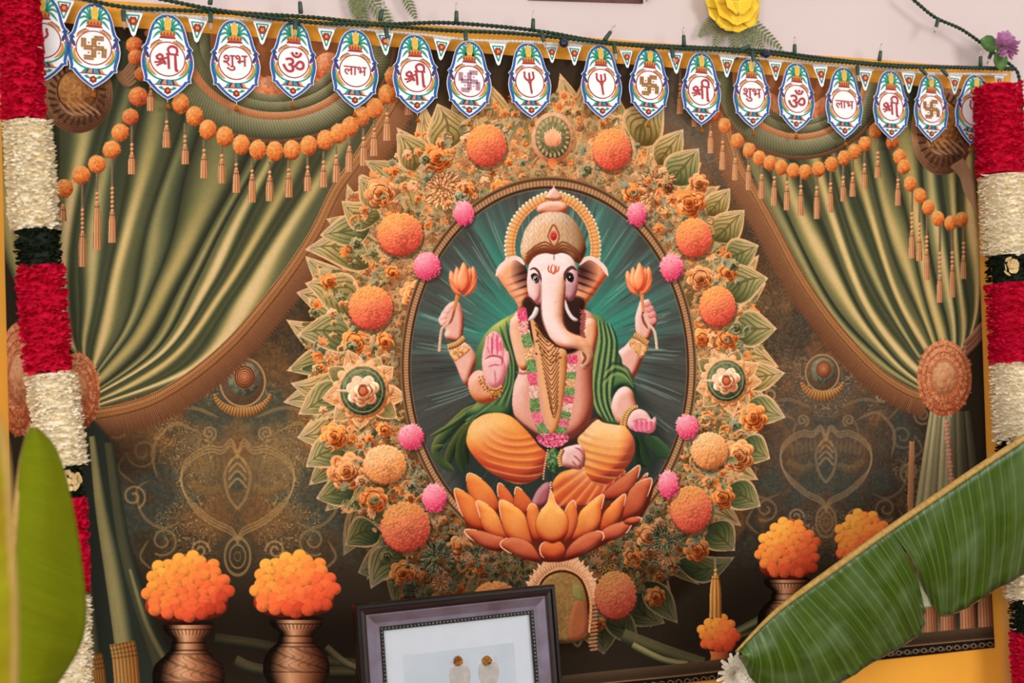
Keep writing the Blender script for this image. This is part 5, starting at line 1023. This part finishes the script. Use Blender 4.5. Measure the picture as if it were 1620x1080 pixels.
# ------------------------------------------------------------------ two long garlands of ruffled flowers
GD = .1
redp = mat('magenta_red_petal', 'e01c44', .8, .1, 60, .1, 200, spec=.04, col2='cc0c34'); whp = mat('cream_petal', 'fff8e6', .8, .04, 60, .1, 200, spec=.04, col2='fff0cc')
grp = mat('dark_green_petal', '16230f', .7, .4, 90, .2, 200, spec=.2, col2='0c140a'); 
for m_ in (redp, whp):      # thin petals let some light through
    nt = m_.node_tree; b_ = nt.nodes['Principled BSDF']; o_ = nt.nodes['Material Output']; tl_s = nt.nodes.new('ShaderNodeBsdfTranslucent'); mx_ = nt.nodes.new('ShaderNodeMixShader'); mx_.inputs[0].default_value = .14
    src = b_.inputs['Base Color'].links[0].from_socket; nt.links.new(src, tl_s.inputs[0]); nt.links.new(b_.outputs[0], mx_.inputs[1]); nt.links.new(tl_s.outputs[0], mx_.inputs[2]); nt.links.new(mx_.outputs[0], o_.inputs[0])
budp = mat('bud_petal', 'e8cf9c', .6, .15, 150, col2='c9a468')
def ruffle(name, p0, p1, r, m, parent, seed, flare=1.0, rowgap=.0082, n=26, len_=.014, wid=.0135, rnd=1.0):
    """cylinder of crimped petals, row upon row"""
    q = random.Random(seed); p0, p1 = Vector(p0), Vector(p1); ax = (p1 - p0); L_ = ax.length; ax.normalize(); e1 = ax.cross(Vector((0, 1, 0))).normalized(); e2 = ax.cross(e1)
    mb = MB(); rows = max(2, int(L_ / rowgap)); core = r * .74
    mb.tube([p0, p1], core, 12)
    for i in range(rows):
        c = p0 + ax * (L_ * (i + .5) / rows)
        for k in range(n):
            a = 2 * math.pi * (k + .5 * (i % 2) + q.uniform(-.25, .25)) / n; out = e1 * math.cos(a) + e2 * math.sin(a); tan = ax.cross(out)
            tilt = q.uniform(-.45, .55) * flare * rnd; ln = len_ * q.uniform(.8, 1.25); w = wid * q.uniform(.75, 1.2); cup = q.uniform(-.3, .45); tw = q.uniform(-.6, .6) * rnd
            dirn = (out + ax * tilt).normalized(); side = (tan * math.cos(tw) + ax * math.sin(tw)).normalized(); nrm = dirn.cross(side); b = c + out * (r - len_ * .95) + ax * q.uniform(-.003, .003)
            P = []
            for t, ww in ((0, .35), (.45, .9), (.8, 1), (1, .72)):
                P.append([b + dirn * ln * t * (1 - .12 * abs(s)) + side * w * .5 * ww * s + nrm * (cup * ln * t * t * .6 + w * .16 * (abs(s) - .4) + .0012 * math.sin(5 * s + k)) for s in (-1, 0, 1)])
            mb.grid(P)
    o = mb.build(name, m, parent); o['kind'] = 'stuff'; return o
def garland(label, segs, buds):
    (x0, y0), _, _, _ = segs[0]; root = thing('flower_garland', label, 'garland', at(x0, y0, GD)); b = root.location.copy()
    pr = {'r': ('red_ruffle', redp), 'w': ('cream_ruffle', whp), 'g': ('green_ruffle', grp)}
    for i, (pa, pb, hw, k) in enumerate(segs):
        A, B = at(*pa, GD), at(*pb, GD); mid = ((pa[0] + pb[0]) / 2, (pa[1] + pb[1]) / 2); r = (at(mid[0] + hw, mid[1], GD) - at(mid[0] - hw, mid[1], GD)).length / 2
        nm, m = pr[k]; kw = dict(r={'len_': .015, 'wid': .017, 'n': 24, 'rnd': .9}, w={'len_': .016, 'wid': .011, 'n': 34, 'flare': .8, 'rowgap': .0062, 'rnd': .55}, g={'len_': .014, 'wid': .010})[k]
        ruffle(nm, A - b, B - b, r * (.96 if k != 'g' else .93), m, root, i * 7 + int(x0), **kw)
    for x, y in buds:
        mb = MB(); p = at(x, y, GD + .055) - b
        for k in range(9):
            a = k * 2.4; rr = .004 + .0012 * k; c = p + Vector((rr * math.cos(a), .001 * k, rr * math.sin(a))); d = Vector((math.cos(a), -.8, math.sin(a))).normalized(); s = d.cross(Vector((0, 1, 0))).normalized() * (.006 + .0006 * k)
            mb.grid([[c - s * .6, c + d * .0015, c + s * .6], [c - s + d * .007, c + d * .010, c + s + d * .007], [c - s * .8 + d * .012, c + d * .0135, c + s * .8 + d * .012]])
        mb.ball(p, .007, 0, 8, 6); mb.build('rosebud', budp, root, True)
garland('long red and cream ruffled flower garland hanging at the left edge',
        [((24, -70), (38, 188), 38, 'r'), ((44, 192), (55, 363), 42, 'w'), ((58, 362), (63, 420), 41, 'g'), ((63, 420), (76, 586), 42, 'r'), ((80, 590), (101, 737), 43, 'w'), ((100, 735), (103, 787), 33, 'g'), ((104, 787), (108, 941), 37, 'r'), ((108, 943), (110, 1150), 39, 'w'), ((110, 1150), (111, 1210), 37, 'g'), ((111, 1210), (114, 1370), 39, 'r')], [(108, 762)])
garland('long red and cream ruffled flower garland hanging at the right edge',
        [((1579, 136), (1583, 275), 33, 'r'), ((1588, 277), (1594, 404), 34, 'w'), ((1596, 403), (1598, 447), 32, 'g'), ((1598, 447), (1605, 572), 34, 'r'), ((1606, 574), (1612, 696), 34, 'w'), ((1612, 694), (1614, 735), 32, 'g'), ((1614, 735), (1624, 850), 33, 'r'), ((1624, 850), (1630, 945), 33, 'w'), ((1632, 945), (1636, 998), 32, 'g'), ((1636, 998), (1642, 1130), 33, 'r'), ((1642, 1130), (1648, 1260), 33, 'w')], [(1599, 421), (1607, 704)])
# ------------------------------------------------------------------ banana leaves
def leaf_material(name, a, b, c, vein=.26):
    m = bpy.data.materials.new(name); m.use_nodes = True; nt = m.node_tree; N = nt.nodes; L = nt.links; bs = N['Principled BSDF']
    uv = N.new('ShaderNodeUVMap'); mp = N.new('ShaderNodeMapping'); mp.inputs['Scale'].default_value = (90, 1.2, 1); L.new(uv.outputs[0], mp.inputs[0])
    nz = N.new('ShaderNodeTexNoise'); nz.inputs['Scale'].default_value = 1.0; nz.inputs['Detail'].default_value = 3; L.new(mp.outputs[0], nz.inputs['Vector'])
    rp = N.new('ShaderNodeValToRGB'); e = rp.color_ramp.elements; e[0].position = .3; e[1].position = .75; e[0].color = (*hexc(a), 1); e[1].color = (*hexc(b), 1); L.new(nz.outputs['Fac'], rp.inputs[0])
    m2 = N.new('ShaderNodeMapping'); m2.inputs['Scale'].default_value = (5, 3, 1); L.new(uv.outputs[0], m2.inputs[0]); n2 = N.new('ShaderNodeTexNoise'); n2.inputs['Scale'].default_value = 1; L.new(m2.outputs[0], n2.inputs['Vector'])
    mx = N.new('ShaderNodeMixRGB'); mx.inputs[2].default_value = (*hexc(c), 1); r2 = N.new('ShaderNodeValToRGB'); r2.color_ramp.elements[0].position = .45; r2.color_ramp.elements[1].position = .75; L.new(n2.outputs['Fac'], r2.inputs[0]); L.new(r2.outputs[0], mx.inputs[0]); L.new(rp.outputs[0], mx.inputs[1]); wv = N.new('ShaderNodeTexWave'); wv.bands_direction = 'X'; wv.inputs['Scale'].default_value = 7.0; wv.inputs['Distortion'].default_value = .5; L.new(uv.outputs[0], wv.inputs['Vector'])
    r3_ = N.new('ShaderNodeValToRGB'); r3_.color_ramp.elements[0].position = .86; r3_.color_ramp.elements[1].position = 1.0; r3_.color_ramp.elements[1].color = (vein, vein, vein, 1); L.new(wv.outputs['Fac'], r3_.inputs[0])
    mv_ = N.new('ShaderNodeMixRGB'); L.new(r3_.outputs[0], mv_.inputs[0]); L.new(mx.outputs[0], mv_.inputs[1]); mv_.inputs[2].default_value = (*hexc('86a060'), 1); L.new(mv_.outputs[0], bs.inputs['Base Color'])
    bp = N.new('ShaderNodeBump'); bp.inputs['Strength'].default_value = .35; bp.inputs['Distance'].default_value = .003; L.new(nz.outputs['Fac'], bp.inputs['Height']); L.new(bp.outputs[0], bs.inputs['Normal'])
    bs.inputs['Roughness'].default_value = .38; bs.inputs['Specular IOR Level'].default_value = .45; bs.inputs['Subsurface Weight'].default_value = .0
    return m
leaf_m = leaf_material('banana_leaf', '2a4402', '486408', '5c7446'); young_m = leaf_material('young_banana_leaf', '667000', '747c04', '6c7000', 0); young_m.node_tree.nodes['Principled BSDF'].inputs['Roughness'].default_value = .75; young_m.node_tree.nodes['Principled BSDF'].inputs['Specular IOR Level'].default_value = .1; rib_m = mat('leaf_midrib', 'c29a56', .5, .15, 40, stretch=(3, 3, 3), col2='a07e3a'); edge_m = mat('dry_leaf_edge', '8a6a2c', .7, .3, 90)
def blade(name, up, lo, parent, m, base, bulge, nu=60, nv=14, rip=.004, du=.3, dl=.22):
    """leaf blade between the midrib path (up) and the free edge path (lo), both image-pixel points with distance from the wall"""
    A = curve([at(x, y, d) for x, y, d in up], 12); B = curve([at(x, y, d) for x, y, d in lo], 12); rs_ = lambda C, n: np.stack([np.interp(np.linspace(0, 1, n), np.linspace(0, 1, len(C)), C[:, k]) for k in range(3)], 1)
    A, B = rs_(A, nu + 1), rs_(B, nu + 1); V = []; uv = []
    for i in range(nu + 1):
        for j in range(nv + 1):
            t = j / nv; p = A[i] * (1 - t) + B[i] * t; y = -bulge * math.sin(math.pi * min(1, t * 1.05)) + rip * math.sin(i * .9 + 1.2 * math.sin(i * .23)) * t + .35 * rip * math.sin(i * 2.1)
            V.append((p[0] - base.x, p[1] + y - base.y, p[2] - base.z)); uv.append((i / nu, t))
    F_ = [(i * (nv + 1) + j, i * (nv + 1) + j + 1, (i + 1) * (nv + 1) + j + 1, (i + 1) * (nv + 1) + j) for i in range(nu) for j in range(nv)]
    o = mesh(name, V, F_, m, parent, smooth=True); l = o.data.uv_layers.new(name='UVMap'); li = np.empty(len(o.data.loops), np.int32); o.data.loops.foreach_get('vertex_index', li); l.data.foreach_set('uv', np.asarray(uv, np.float32)[li].ravel())
    s = o.modifiers.new('thickness', 'SOLIDIFY'); s.thickness = .0008
    return o
bl_ = thing('banana_leaf', 'large torn green banana leaf slanting across the lower right corner', 'leaf', at(1400, 850, .3)); b0 = bl_.location.copy()
blade('leaf_blade', [(1166, 1028, .24), (1230, 966, .26), (1330, 893, .28), (1410, 836, .3)], [(1168, 1036, .24), (1205, 1085, .22), (1300, 1092, .2), (1380, 1048, .19), (1424, 1024, .19), (1458, 1000, .2), (1463, 966, .22)], bl_, leaf_m, b0, .02)
blade('leaf_blade', [(1408, 838, .3), (1460, 802, .31), (1540, 748, .33), (1640, 682, .35), (1760, 600, .38)], [(1466, 940, .24), (1488, 974, .22), (1520, 966, .22), (1580, 930, .22), (1650, 890, .23), (1790, 800, .26)], bl_, leaf_m, b0, .02)
mb = MB(); mr = curve([at(x, y, d) for x, y, d in ((1164, 1031, .245), (1230, 965, .265), (1330, 891, .285), (1410, 834, .305), (1540, 745, .335), (1640, 679, .355), (1760, 597, .385))], 8)
mb.tube([Vector(p) - b0 for p in mr], [.0025 + .0045 * min(1, i / 14) for i in range(len(mr))], 8); mb.build('midrib', rib_m, bl_, True)
blade('leaf_underside', [(1424, 870, .275), (1440, 915, .25), (1458, 962, .225)], [(1436, 885, .27), (1462, 930, .245), (1478, 958, .225)], bl_, mat('leaf_back', 'b4b896', .6, .1, 60, col2='9aa47c'), b0, .002, 16, 4, rip=.0005)
for e in ([(1205, 1085, .22), (1300, 1092, .2), (1380, 1048, .19), (1424, 1024, .19), (1458, 1000, .2)], [(1488, 974, .22), (1520, 966, .22), (1580, 930, .22), (1650, 890, .23), (1790, 800, .26)]):
    mb = MB(); mb.tube([Vector(p) - b0 for p in curve([at(x, y, d) for x, y, d in e], 10)], .0011, 5); mb.build('dry_edge', edge_m, bl_)
yl = thing('banana_leaf', 'broad rounded yellow-green leaf in front of the left garland', 'leaf', at(80, 1000, .75)); b0 = yl.location.copy()
blade('leaf_blade', [(46, 676, .7), (32, 730, .75), (24, 860, .8), (22, 980, .82), (26, 1130, .82)], [(60, 677, .7), (90, 712, .71), (114, 795, .73), (132, 910, .74), (136, 985, .75), (118, 1040, .75), (70, 1110, .76)], yl, young_m, b0, .02, rip=.002)
mb = MB(); mr = curve([at(x, y, d) for x, y, d in ((48, 677, .7), (33, 740, .75), (22, 860, .8), (20, 980, .82), (24, 1130, .82))], 8); mb.tube([Vector(p) - b0 for p in mr], .004, 8); mb.build('midrib', rib_m, yl, True)
nl = thing('banana_leaf', 'blurred pale yellow-green leaf closest to the lens at the left edge', 'leaf', at(0, 900, 1.25)); b0 = nl.location.copy()
blade('leaf_blade', [(-90, 560, 1.25), (-110, 760, 1.28), (-110, 980, 1.3), (-110, 1140, 1.3)], [(-30, 600, 1.25), (4, 700, 1.25), (16, 860, 1.26), (22, 980, 1.26), (20, 1140, 1.26)], nl, mat('pale_leaf', '9a9a18', .7, .12, 5, col2='96740a', spec=.1), b0, .015, rip=.002)
mb = MB(); mr = curve([at(x, y, d) for x, y, d in ((-30, 600, 1.25), (4, 700, 1.25), (16, 860, 1.26), (22, 980, 1.26), (20, 1140, 1.26))], 8); mb.tube([Vector(p) - b0 for p in mr], .005, 8); mb.build('midrib', mat('pale_midrib', 'b0904c', .6, .1, 20, spec=.1), nl, True)
# ------------------------------------------------------------------ framed photograph standing in front of the hanging
FD = .2
blackw = mat('black_lacquer', '0c0908', .3, .3, 60, spec=.35); brownw = mat('mahogany', '2a0f0a', .3, .3, 30, stretch=(1, 1, 8), spec=.5, coat=.2); lilac_sheen = mat('polished_slope', '7d7488', .2, .15, 20, spec=.9, coat=1, metal=.45, col2='6a5560'); beadm = mat('antique_bead', '2a241e', .35, .4, 400, metal=.5, spec=.6, col2='8a8478')  # sloped moulding: lilac sky reflection painted into the dark wood's base colour
matw = mat('white_mount', 'e9e6ea', .85, .02, 30); pbg = mat('photo_ground', 'd2d4da', .7, .1, 14, col2='dedfe3'); pwh = mat('photo_pale_cloth', 'e6e2e2', .7, .06, 60, col2='cfc8c8'); pfa = mat('photo_face', 'd9c9c0', .7, .12, 60); phair = mat('photo_grey', '8f8a8a', .7, .15, 90); tilm = mat('vermilion_dot', '5e1c10', .8, .4, 200, .5, 500, col2='a8741c')
TL, TR, BL = at(580, 951, FD), at(897, 931, FD), at(593, 1086, FD)
ex = (TR - TL).normalized(); FWd = (TR - TL).length; FHt = FWd * 1.22
rotf = math.atan2(-ex.z, ex.x) ; dn = (BL - TL); rot2 = math.atan2(dn.x, -dn.z) * -1
fr = thing('photo_frame', 'dark mahogany photo frame with beaded inner edge and white mount, bottom centre', 'picture frame', TL + ex * FWd / 2 + Vector((0, 0, -FHt)))
fr.rotation_euler = (math.radians(-4), (rotf * .55 + rot2 * .45), 0)
def rail(name, prof, m, inset0):
    """mitred moulding: prof is a list of (inset, forward) pairs swept round the rectangle"""
    mb = MB()
    C = lambda i, sx, sz: ((FWd / 2 - i) * sx, (FHt / 2 - i) * sz + FHt / 2)
    for (sx0, sz0), (sx1, sz1) in (((-1, 1), (1, 1)), ((1, 1), (1, -1)), ((1, -1), (-1, -1)), ((-1, -1), (-1, 1))):
        P = [[(C(i, sx0, sz0)[0], -y, C(i, sx0, sz0)[1]), (C(i, sx1, sz1)[0], -y, C(i, sx1, sz1)[1])] for i, y in prof]; mb.grid(P)
    return mb.build(name, m, fr)
k = FWd / 317
rail('outer_edge', [(0, -.012), (0, .014), (2 * k, .018), (6 * k, .018), (7 * k, .015)], blackw, 0)
rail('upper_moulding', [(7 * k, .015), (9 * k, .0165), (13 * k, .015), (16 * k, .011)], brownw, 0)
rail('sloped_moulding', [(16 * k, .011), (18 * k, .0125), (24 * k, .010), (30 * k, .0075), (36 * k, .007)], lilac_sheen, 0)
rail('inner_edge', [(36 * k, .007), (36.5 * k, .008), (42 * k, .008), (42.5 * k, .002)], blackw, 0)
mb = MB(); a, h = FWd / 2 - 39.3 * k, FHt / 2 - 39.3 * k; st = 5.6 * k
for sx in (-1, 1):
    n = int(2 * h / st)
    for i in range(n + 1): z = FHt / 2 - h + 2 * h * i / n; mb.ball((sx * a, -.0088, z), 2.1 * k, 0, 6, 4, (1, .6, .8))
    n = int(2 * a / st)
    for i in range(1, n): x = -a + 2 * a * i / n; mb.ball((x, -.0088, FHt / 2 + sx * h), 2.1 * k, 0, 6, 4, (.8, .6, 1))
o = mb.build('beading', beadm, fr); o['kind'] = 'stuff'
iw, ih = FWd / 2 - 42 * k, FHt / 2 - 42 * k; cz = FHt / 2
mb = MB(); mb.slab([(-iw, cz - ih), (iw, cz - ih), (iw, cz + ih), (-iw, cz + ih)], .006, -.001); mb.build('mount', matw, fr)
mb = MB(); ax, az0, az1 = 88 * k, FHt - 82 * k, 78 * k
mb.slab([(-ax, az1), (ax, az1), (ax, az0), (-ax, az0)], -.0005, -.0014); ph = mb.build('photograph', pbg, fr)
mb = MB()
for sgx in (-2, 44):      # two seated people in pale clothes, printed flat
    x = sgx * k; top = az0 - 14 * k
    mb.slab([(x + p * k, top - q * k) for p, q in ((-34, 150), (-34, 76), (-27, 56), (-10, 46), (10, 46), (27, 56), (34, 76), (34, 150))], -.0013, -.0017, 0)
    mb.slab([(x + px_, top - 26 * k + pz_) for px_, pz_ in circ(17 * k, 18, ry=23 * k)], -.0013, -.0019, 1); mb.slab([(x + px_, top - 12 * k + pz_) for px_, pz_ in circ(17 * k, 14, 0, math.pi, ry=13 * k)], -.0013, -.0021, 2 if sgx < 0 else 0)
mb.build('printed_figures', [pwh, pfa, pwh], fr)
mb = MB(); mb.slab([(-iw, cz - ih), (iw, cz - ih), (iw, cz + ih), (-iw, cz + ih)], -.003, -.0045)
gm = bpy.data.materials.new('picture_glass'); gm.use_nodes = True; nt = gm.node_tree; nt.nodes.clear(); out = nt.nodes.new('ShaderNodeOutputMaterial'); mxs = nt.nodes.new('ShaderNodeMixShader'); tr_s = nt.nodes.new('ShaderNodeBsdfTransparent'); gl = nt.nodes.new('ShaderNodeBsdfGlossy'); fz = nt.nodes.new('ShaderNodeFresnel')
gl.inputs['Roughness'].default_value = .03; tr_s.inputs[0].default_value = (.95, .97, .98, 1); fz.inputs[0].default_value = 1.5
nt.links.new(fz.outputs[0], mxs.inputs[0]); nt.links.new(tr_s.outputs[0], mxs.inputs[1]); nt.links.new(gl.outputs[0], mxs.inputs[2]); nt.links.new(mxs.outputs[0], out.inputs[0])
mb.build('glass', gm, fr)
for x, z in ((-4, 17), (42, 22)):
    mb = MB(); q = random.Random(int(x)); c = (x * k, -.0052, az0 - z * k); mb.ball(c, 5.5 * k, 0, 8, 5, (1, .35, 1))
    for j in range(9): a_ = j * .7; mb.ball((c[0] + 5.5 * k * math.cos(a_), c[1], c[2] + 5.5 * k * math.sin(a_)), 2.6 * k * q.uniform(.7, 1.2), 0, 6, 4, (1, .5, 1))
    mb.build('vermilion_dot', tilm, fr)
# ------------------------------------------------------------------ small decorations above and below
fern_m = mat('fern_green', '78804c', .6, .25, 120, col2='565f34'); ylw_m = mat('yellow_petal', 'f8d83a', .55, .08, 40, sheen=.2, col2='f2c62a'); lf_m = mat('silk_leaf', '5f8a44', .6, .2, 60, col2='3f6a30'); mau_m = mat('mauve_petal', 'd69cc8', .6, .12, 120, col2='bb78ab'); chm = mat('white_petal', 'fdf6e8', .65, .05, 90, col2='f0e6d0')
def frond(mb, p, ang, L_, w, n=15, m=0, droop=0):
    """fern frond lying near the wall: stem with paired leaflets"""
    pts = []; a = math.radians(ang); x = Vector(p)
    for i in range(n + 1): pts.append(x.copy()); a2 = a + droop * i / n; x = x + Vector((math.cos(a2), -.0006, math.sin(a2))) * (L_ / n)
    mb.tube(pts, [.0012 * (1 - .7 * i / n) for i in range(n + 1)], 5, m)
    for i in range(1, n):
        t = (pts[i + 1] - pts[i - 1]).normalized(); s = Vector((-t.z, 0, t.x)); ln = w * math.sin(math.pi * (.12 + .86 * i / n)) ** .8
        for sg in (-1, 1):
            d = (s * sg + t * .55).normalized(); e = d.cross(Vector((0, 1, 0))) * (L_ / n * .34); tip = pts[i] + d * ln + Vector((0, -.002, -.001))
            mid = pts[i] + d * ln * .5 + Vector((0, -.0025, 0)); mb.add([pts[i] - e * .5, mid - e, tip, mid + e, pts[i] + e * .5], [(0, 1, 2, 3, 4)], m)
fs = thing('yellow_rose', 'artificial yellow flower with fern fronds pinned high on the wall', 'artificial flower', at(1158, 4, .03)); b0 = fs.location.copy()
mb = MB()
for ang, L_ in ((-64, .15), (-84, .115), (-112, .10), (-36, .15), (-135, .10), (-50, .12)):
    mb2 = MB(); frond(mb2, Vector((0, .012, 0)) + Vector((math.cos(math.radians(ang)), 0, math.sin(math.radians(ang)))) * .015, ang, L_, .021, 16); mb2.build('fern_frond', fern_m, fs)
q = random.Random(4)
for lay, (n, r, cup) in enumerate(((5, .068, .12), (4, .054, .3), (3, .034, .7))):
    for k in range(n):
        a = 2 * math.pi * (k + .4 * lay) / n + q.uniform(-.15, .15); d = Vector((math.cos(a), 0, math.sin(a))); s = Vector((-math.sin(a), 0, math.cos(a))); P = []
        for t, w in ((0, .25), (.35, .75), (.7, 1.0), (.92, .85), (1.02, .5)):
            P.append([d * r * t * (1 - .12 * abs(u_)) + s * r * .8 * w * u_ + Vector((0, -(.006 + .006 * lay) - r * cup * t * t * .6 - r * .12 * (1 - u_ * u_) * -1, 0)) for u_ in (-1, -.5, 0, .5, 1)])
        mb = MB(); mb.grid(P); o = mb.build('petal', ylw_m, fs, True); sm = o.modifiers.new('thickness', 'SOLIDIFY'); sm.thickness = .0008
ff = thing('fern_sprig', 'small dull green fern sprig peeping in above the string lights', 'fern', at(560, -25, .02))
for x, y, ang, L_ in ((-.012, .0, -68, .10), (.0, 0, -82, .075), (.012, 0, -52, .115)):
    mb = MB(); frond(mb, (x, 0, y), ang, L_, .024, 14); mb.build('fern_frond', fern_m, ff)
f2 = thing('fern_sprig', 'single thin fern tip at the top edge right of the first sprig', 'fern', at(630, -28, .02)); mb = MB(); frond(mb, (0, 0, 0), -64, .085, .016, 12); mb.build('fern_frond', fern_m, f2)
f3 = thing('fern_sprig', 'short thin green stem tip beside the upper picture frame', 'fern', at(1030, -14, .02)); mb = MB(); frond(mb, (0, 0, 0), -120, .03, .006, 8); mb.build('fern_frond', fern_m, f3)
# picture frame on the wall above, only its lower rail comes into view
pf = thing('wall_picture', 'reddish brown picture frame on the wall, only its lower rail showing', 'picture frame', at(938, 2, .0)); A, B = at(840, -3.5, .02), at(1022, 2.2, .02); W_ = (B - A).length; pf.location = (A + B) / 2 + Vector((0, .018, 0)); pf.rotation_euler = (0, math.atan2(-(B - A).z, (B - A).x), 0)
wm = mat('red_brown_wood', '6a3428', .45, .25, 40, col2='4a201a'); H_ = .16
for nm, r in (('lower_rail', ((-W_ / 2, 0), (W_ / 2, 0), (W_ / 2 - .014, .014), (-W_ / 2 + .014, .014))), ('upper_rail', ((-W_ / 2 + .014, H_ - .014), (W_ / 2 - .014, H_ - .014), (W_ / 2, H_), (-W_ / 2, H_))), ('side_rail', ((-W_ / 2, 0), (-W_ / 2 + .014, .014), (-W_ / 2 + .014, H_ - .014), (-W_ / 2, H_))), ('side_rail', ((W_ / 2 - .014, .014), (W_ / 2, 0), (W_ / 2, H_), (W_ / 2 - .014, H_ - .014)))):
    mb = MB(); mb.slab(list(r), .016, -.004); mb.build(nm, wm, pf)
mb = MB(); mb.slab([(-W_ / 2 + .012, .012), (W_ / 2 - .012, .012), (W_ / 2 - .012, H_ - .012), (-W_ / 2 + .012, H_ - .012)], .014, .006); mb.build('backing', mat('picture_ground', 'c9b49a', .8, .1, 20), pf)
# mauve blossom
mv = thing('mauve_blossom', 'artificial mauve blossom with green leaves at the upper right corner', 'artificial flower', at(1588, 73, .095)); q = random.Random(9)
for ang, L_ in ((160, .052), (42, .05), (-80, .056)):
    a = math.radians(ang); d = Vector((math.cos(a), .1, math.sin(a))); s = Vector((-math.sin(a), 0, math.cos(a))); mb = MB()
    mb.grid([[d * L_ * t + s * .021 * w * u_ + Vector((0, .014 + .003 * abs(u_), 0)) for u_ in (-1, 0, 1)] for t, w in ((0, .1), (.25, .75), (.5, 1), (.75, .8), (1, .05))]); o = mb.build('leaf', lf_m, mv, True); sm = o.modifiers.new('thickness', 'SOLIDIFY'); sm.thickness = .0007
for k in range(46):
    a = k * 2.4; r = .024 * math.sqrt((k + 1) / 46); d = Vector((math.cos(a) * r / .024, -.38, math.sin(a) * r / .024)).normalized(); c = Vector((math.cos(a) * r * .55, -.004, math.sin(a) * r * .55)); s = d.cross(Vector((0.1, .3, 1))).normalized() * .0072; ln = .023 * q.uniform(.8, 1.2)
    mb = MB(); mb.grid([[c - s * .4, c, c + s * .4], [c + d * ln * .6 - s, c + d * ln * .6 + Vector((0, .001, 0)), c + d * ln * .6 + s], [c + d * ln - s * .5, c + d * ln * 1.08, c + d * ln + s * .5]]); mb.build('petal', mau_m, mv, True)
# white chrysanthemum below the big leaf
cf = thing('chrysanthemum', 'white chrysanthemum under the tip of the banana leaf', 'flower', at(1163, 1064, .155)); q = random.Random(2)
for k in range(64):
    a = k * 2.39996; f = math.sqrt((k + 1) / 64); el = 1.35 * (1 - f); d = Vector((math.cos(a) * math.cos(el), -math.sin(el) - .12, math.sin(a) * math.cos(el))).normalized(); s = d.cross(Vector((.1, 1, .2))).normalized() * .0056; ln = (.02 + .026 * f) * q.uniform(.85, 1.1); c = Vector((0, 0, 0))
    mb = MB(); mb.grid([[c - s * .4, c, c + s * .4], [c + d * ln * .5 - s, c + d * ln * .5 + Vector((0, .002, 0)), c + d * ln * .5 + s], [c + d * ln - s * .55, c + d * ln * 1.03, c + d * ln + s * .55]]); mb.build('petal', chm, cf, True)
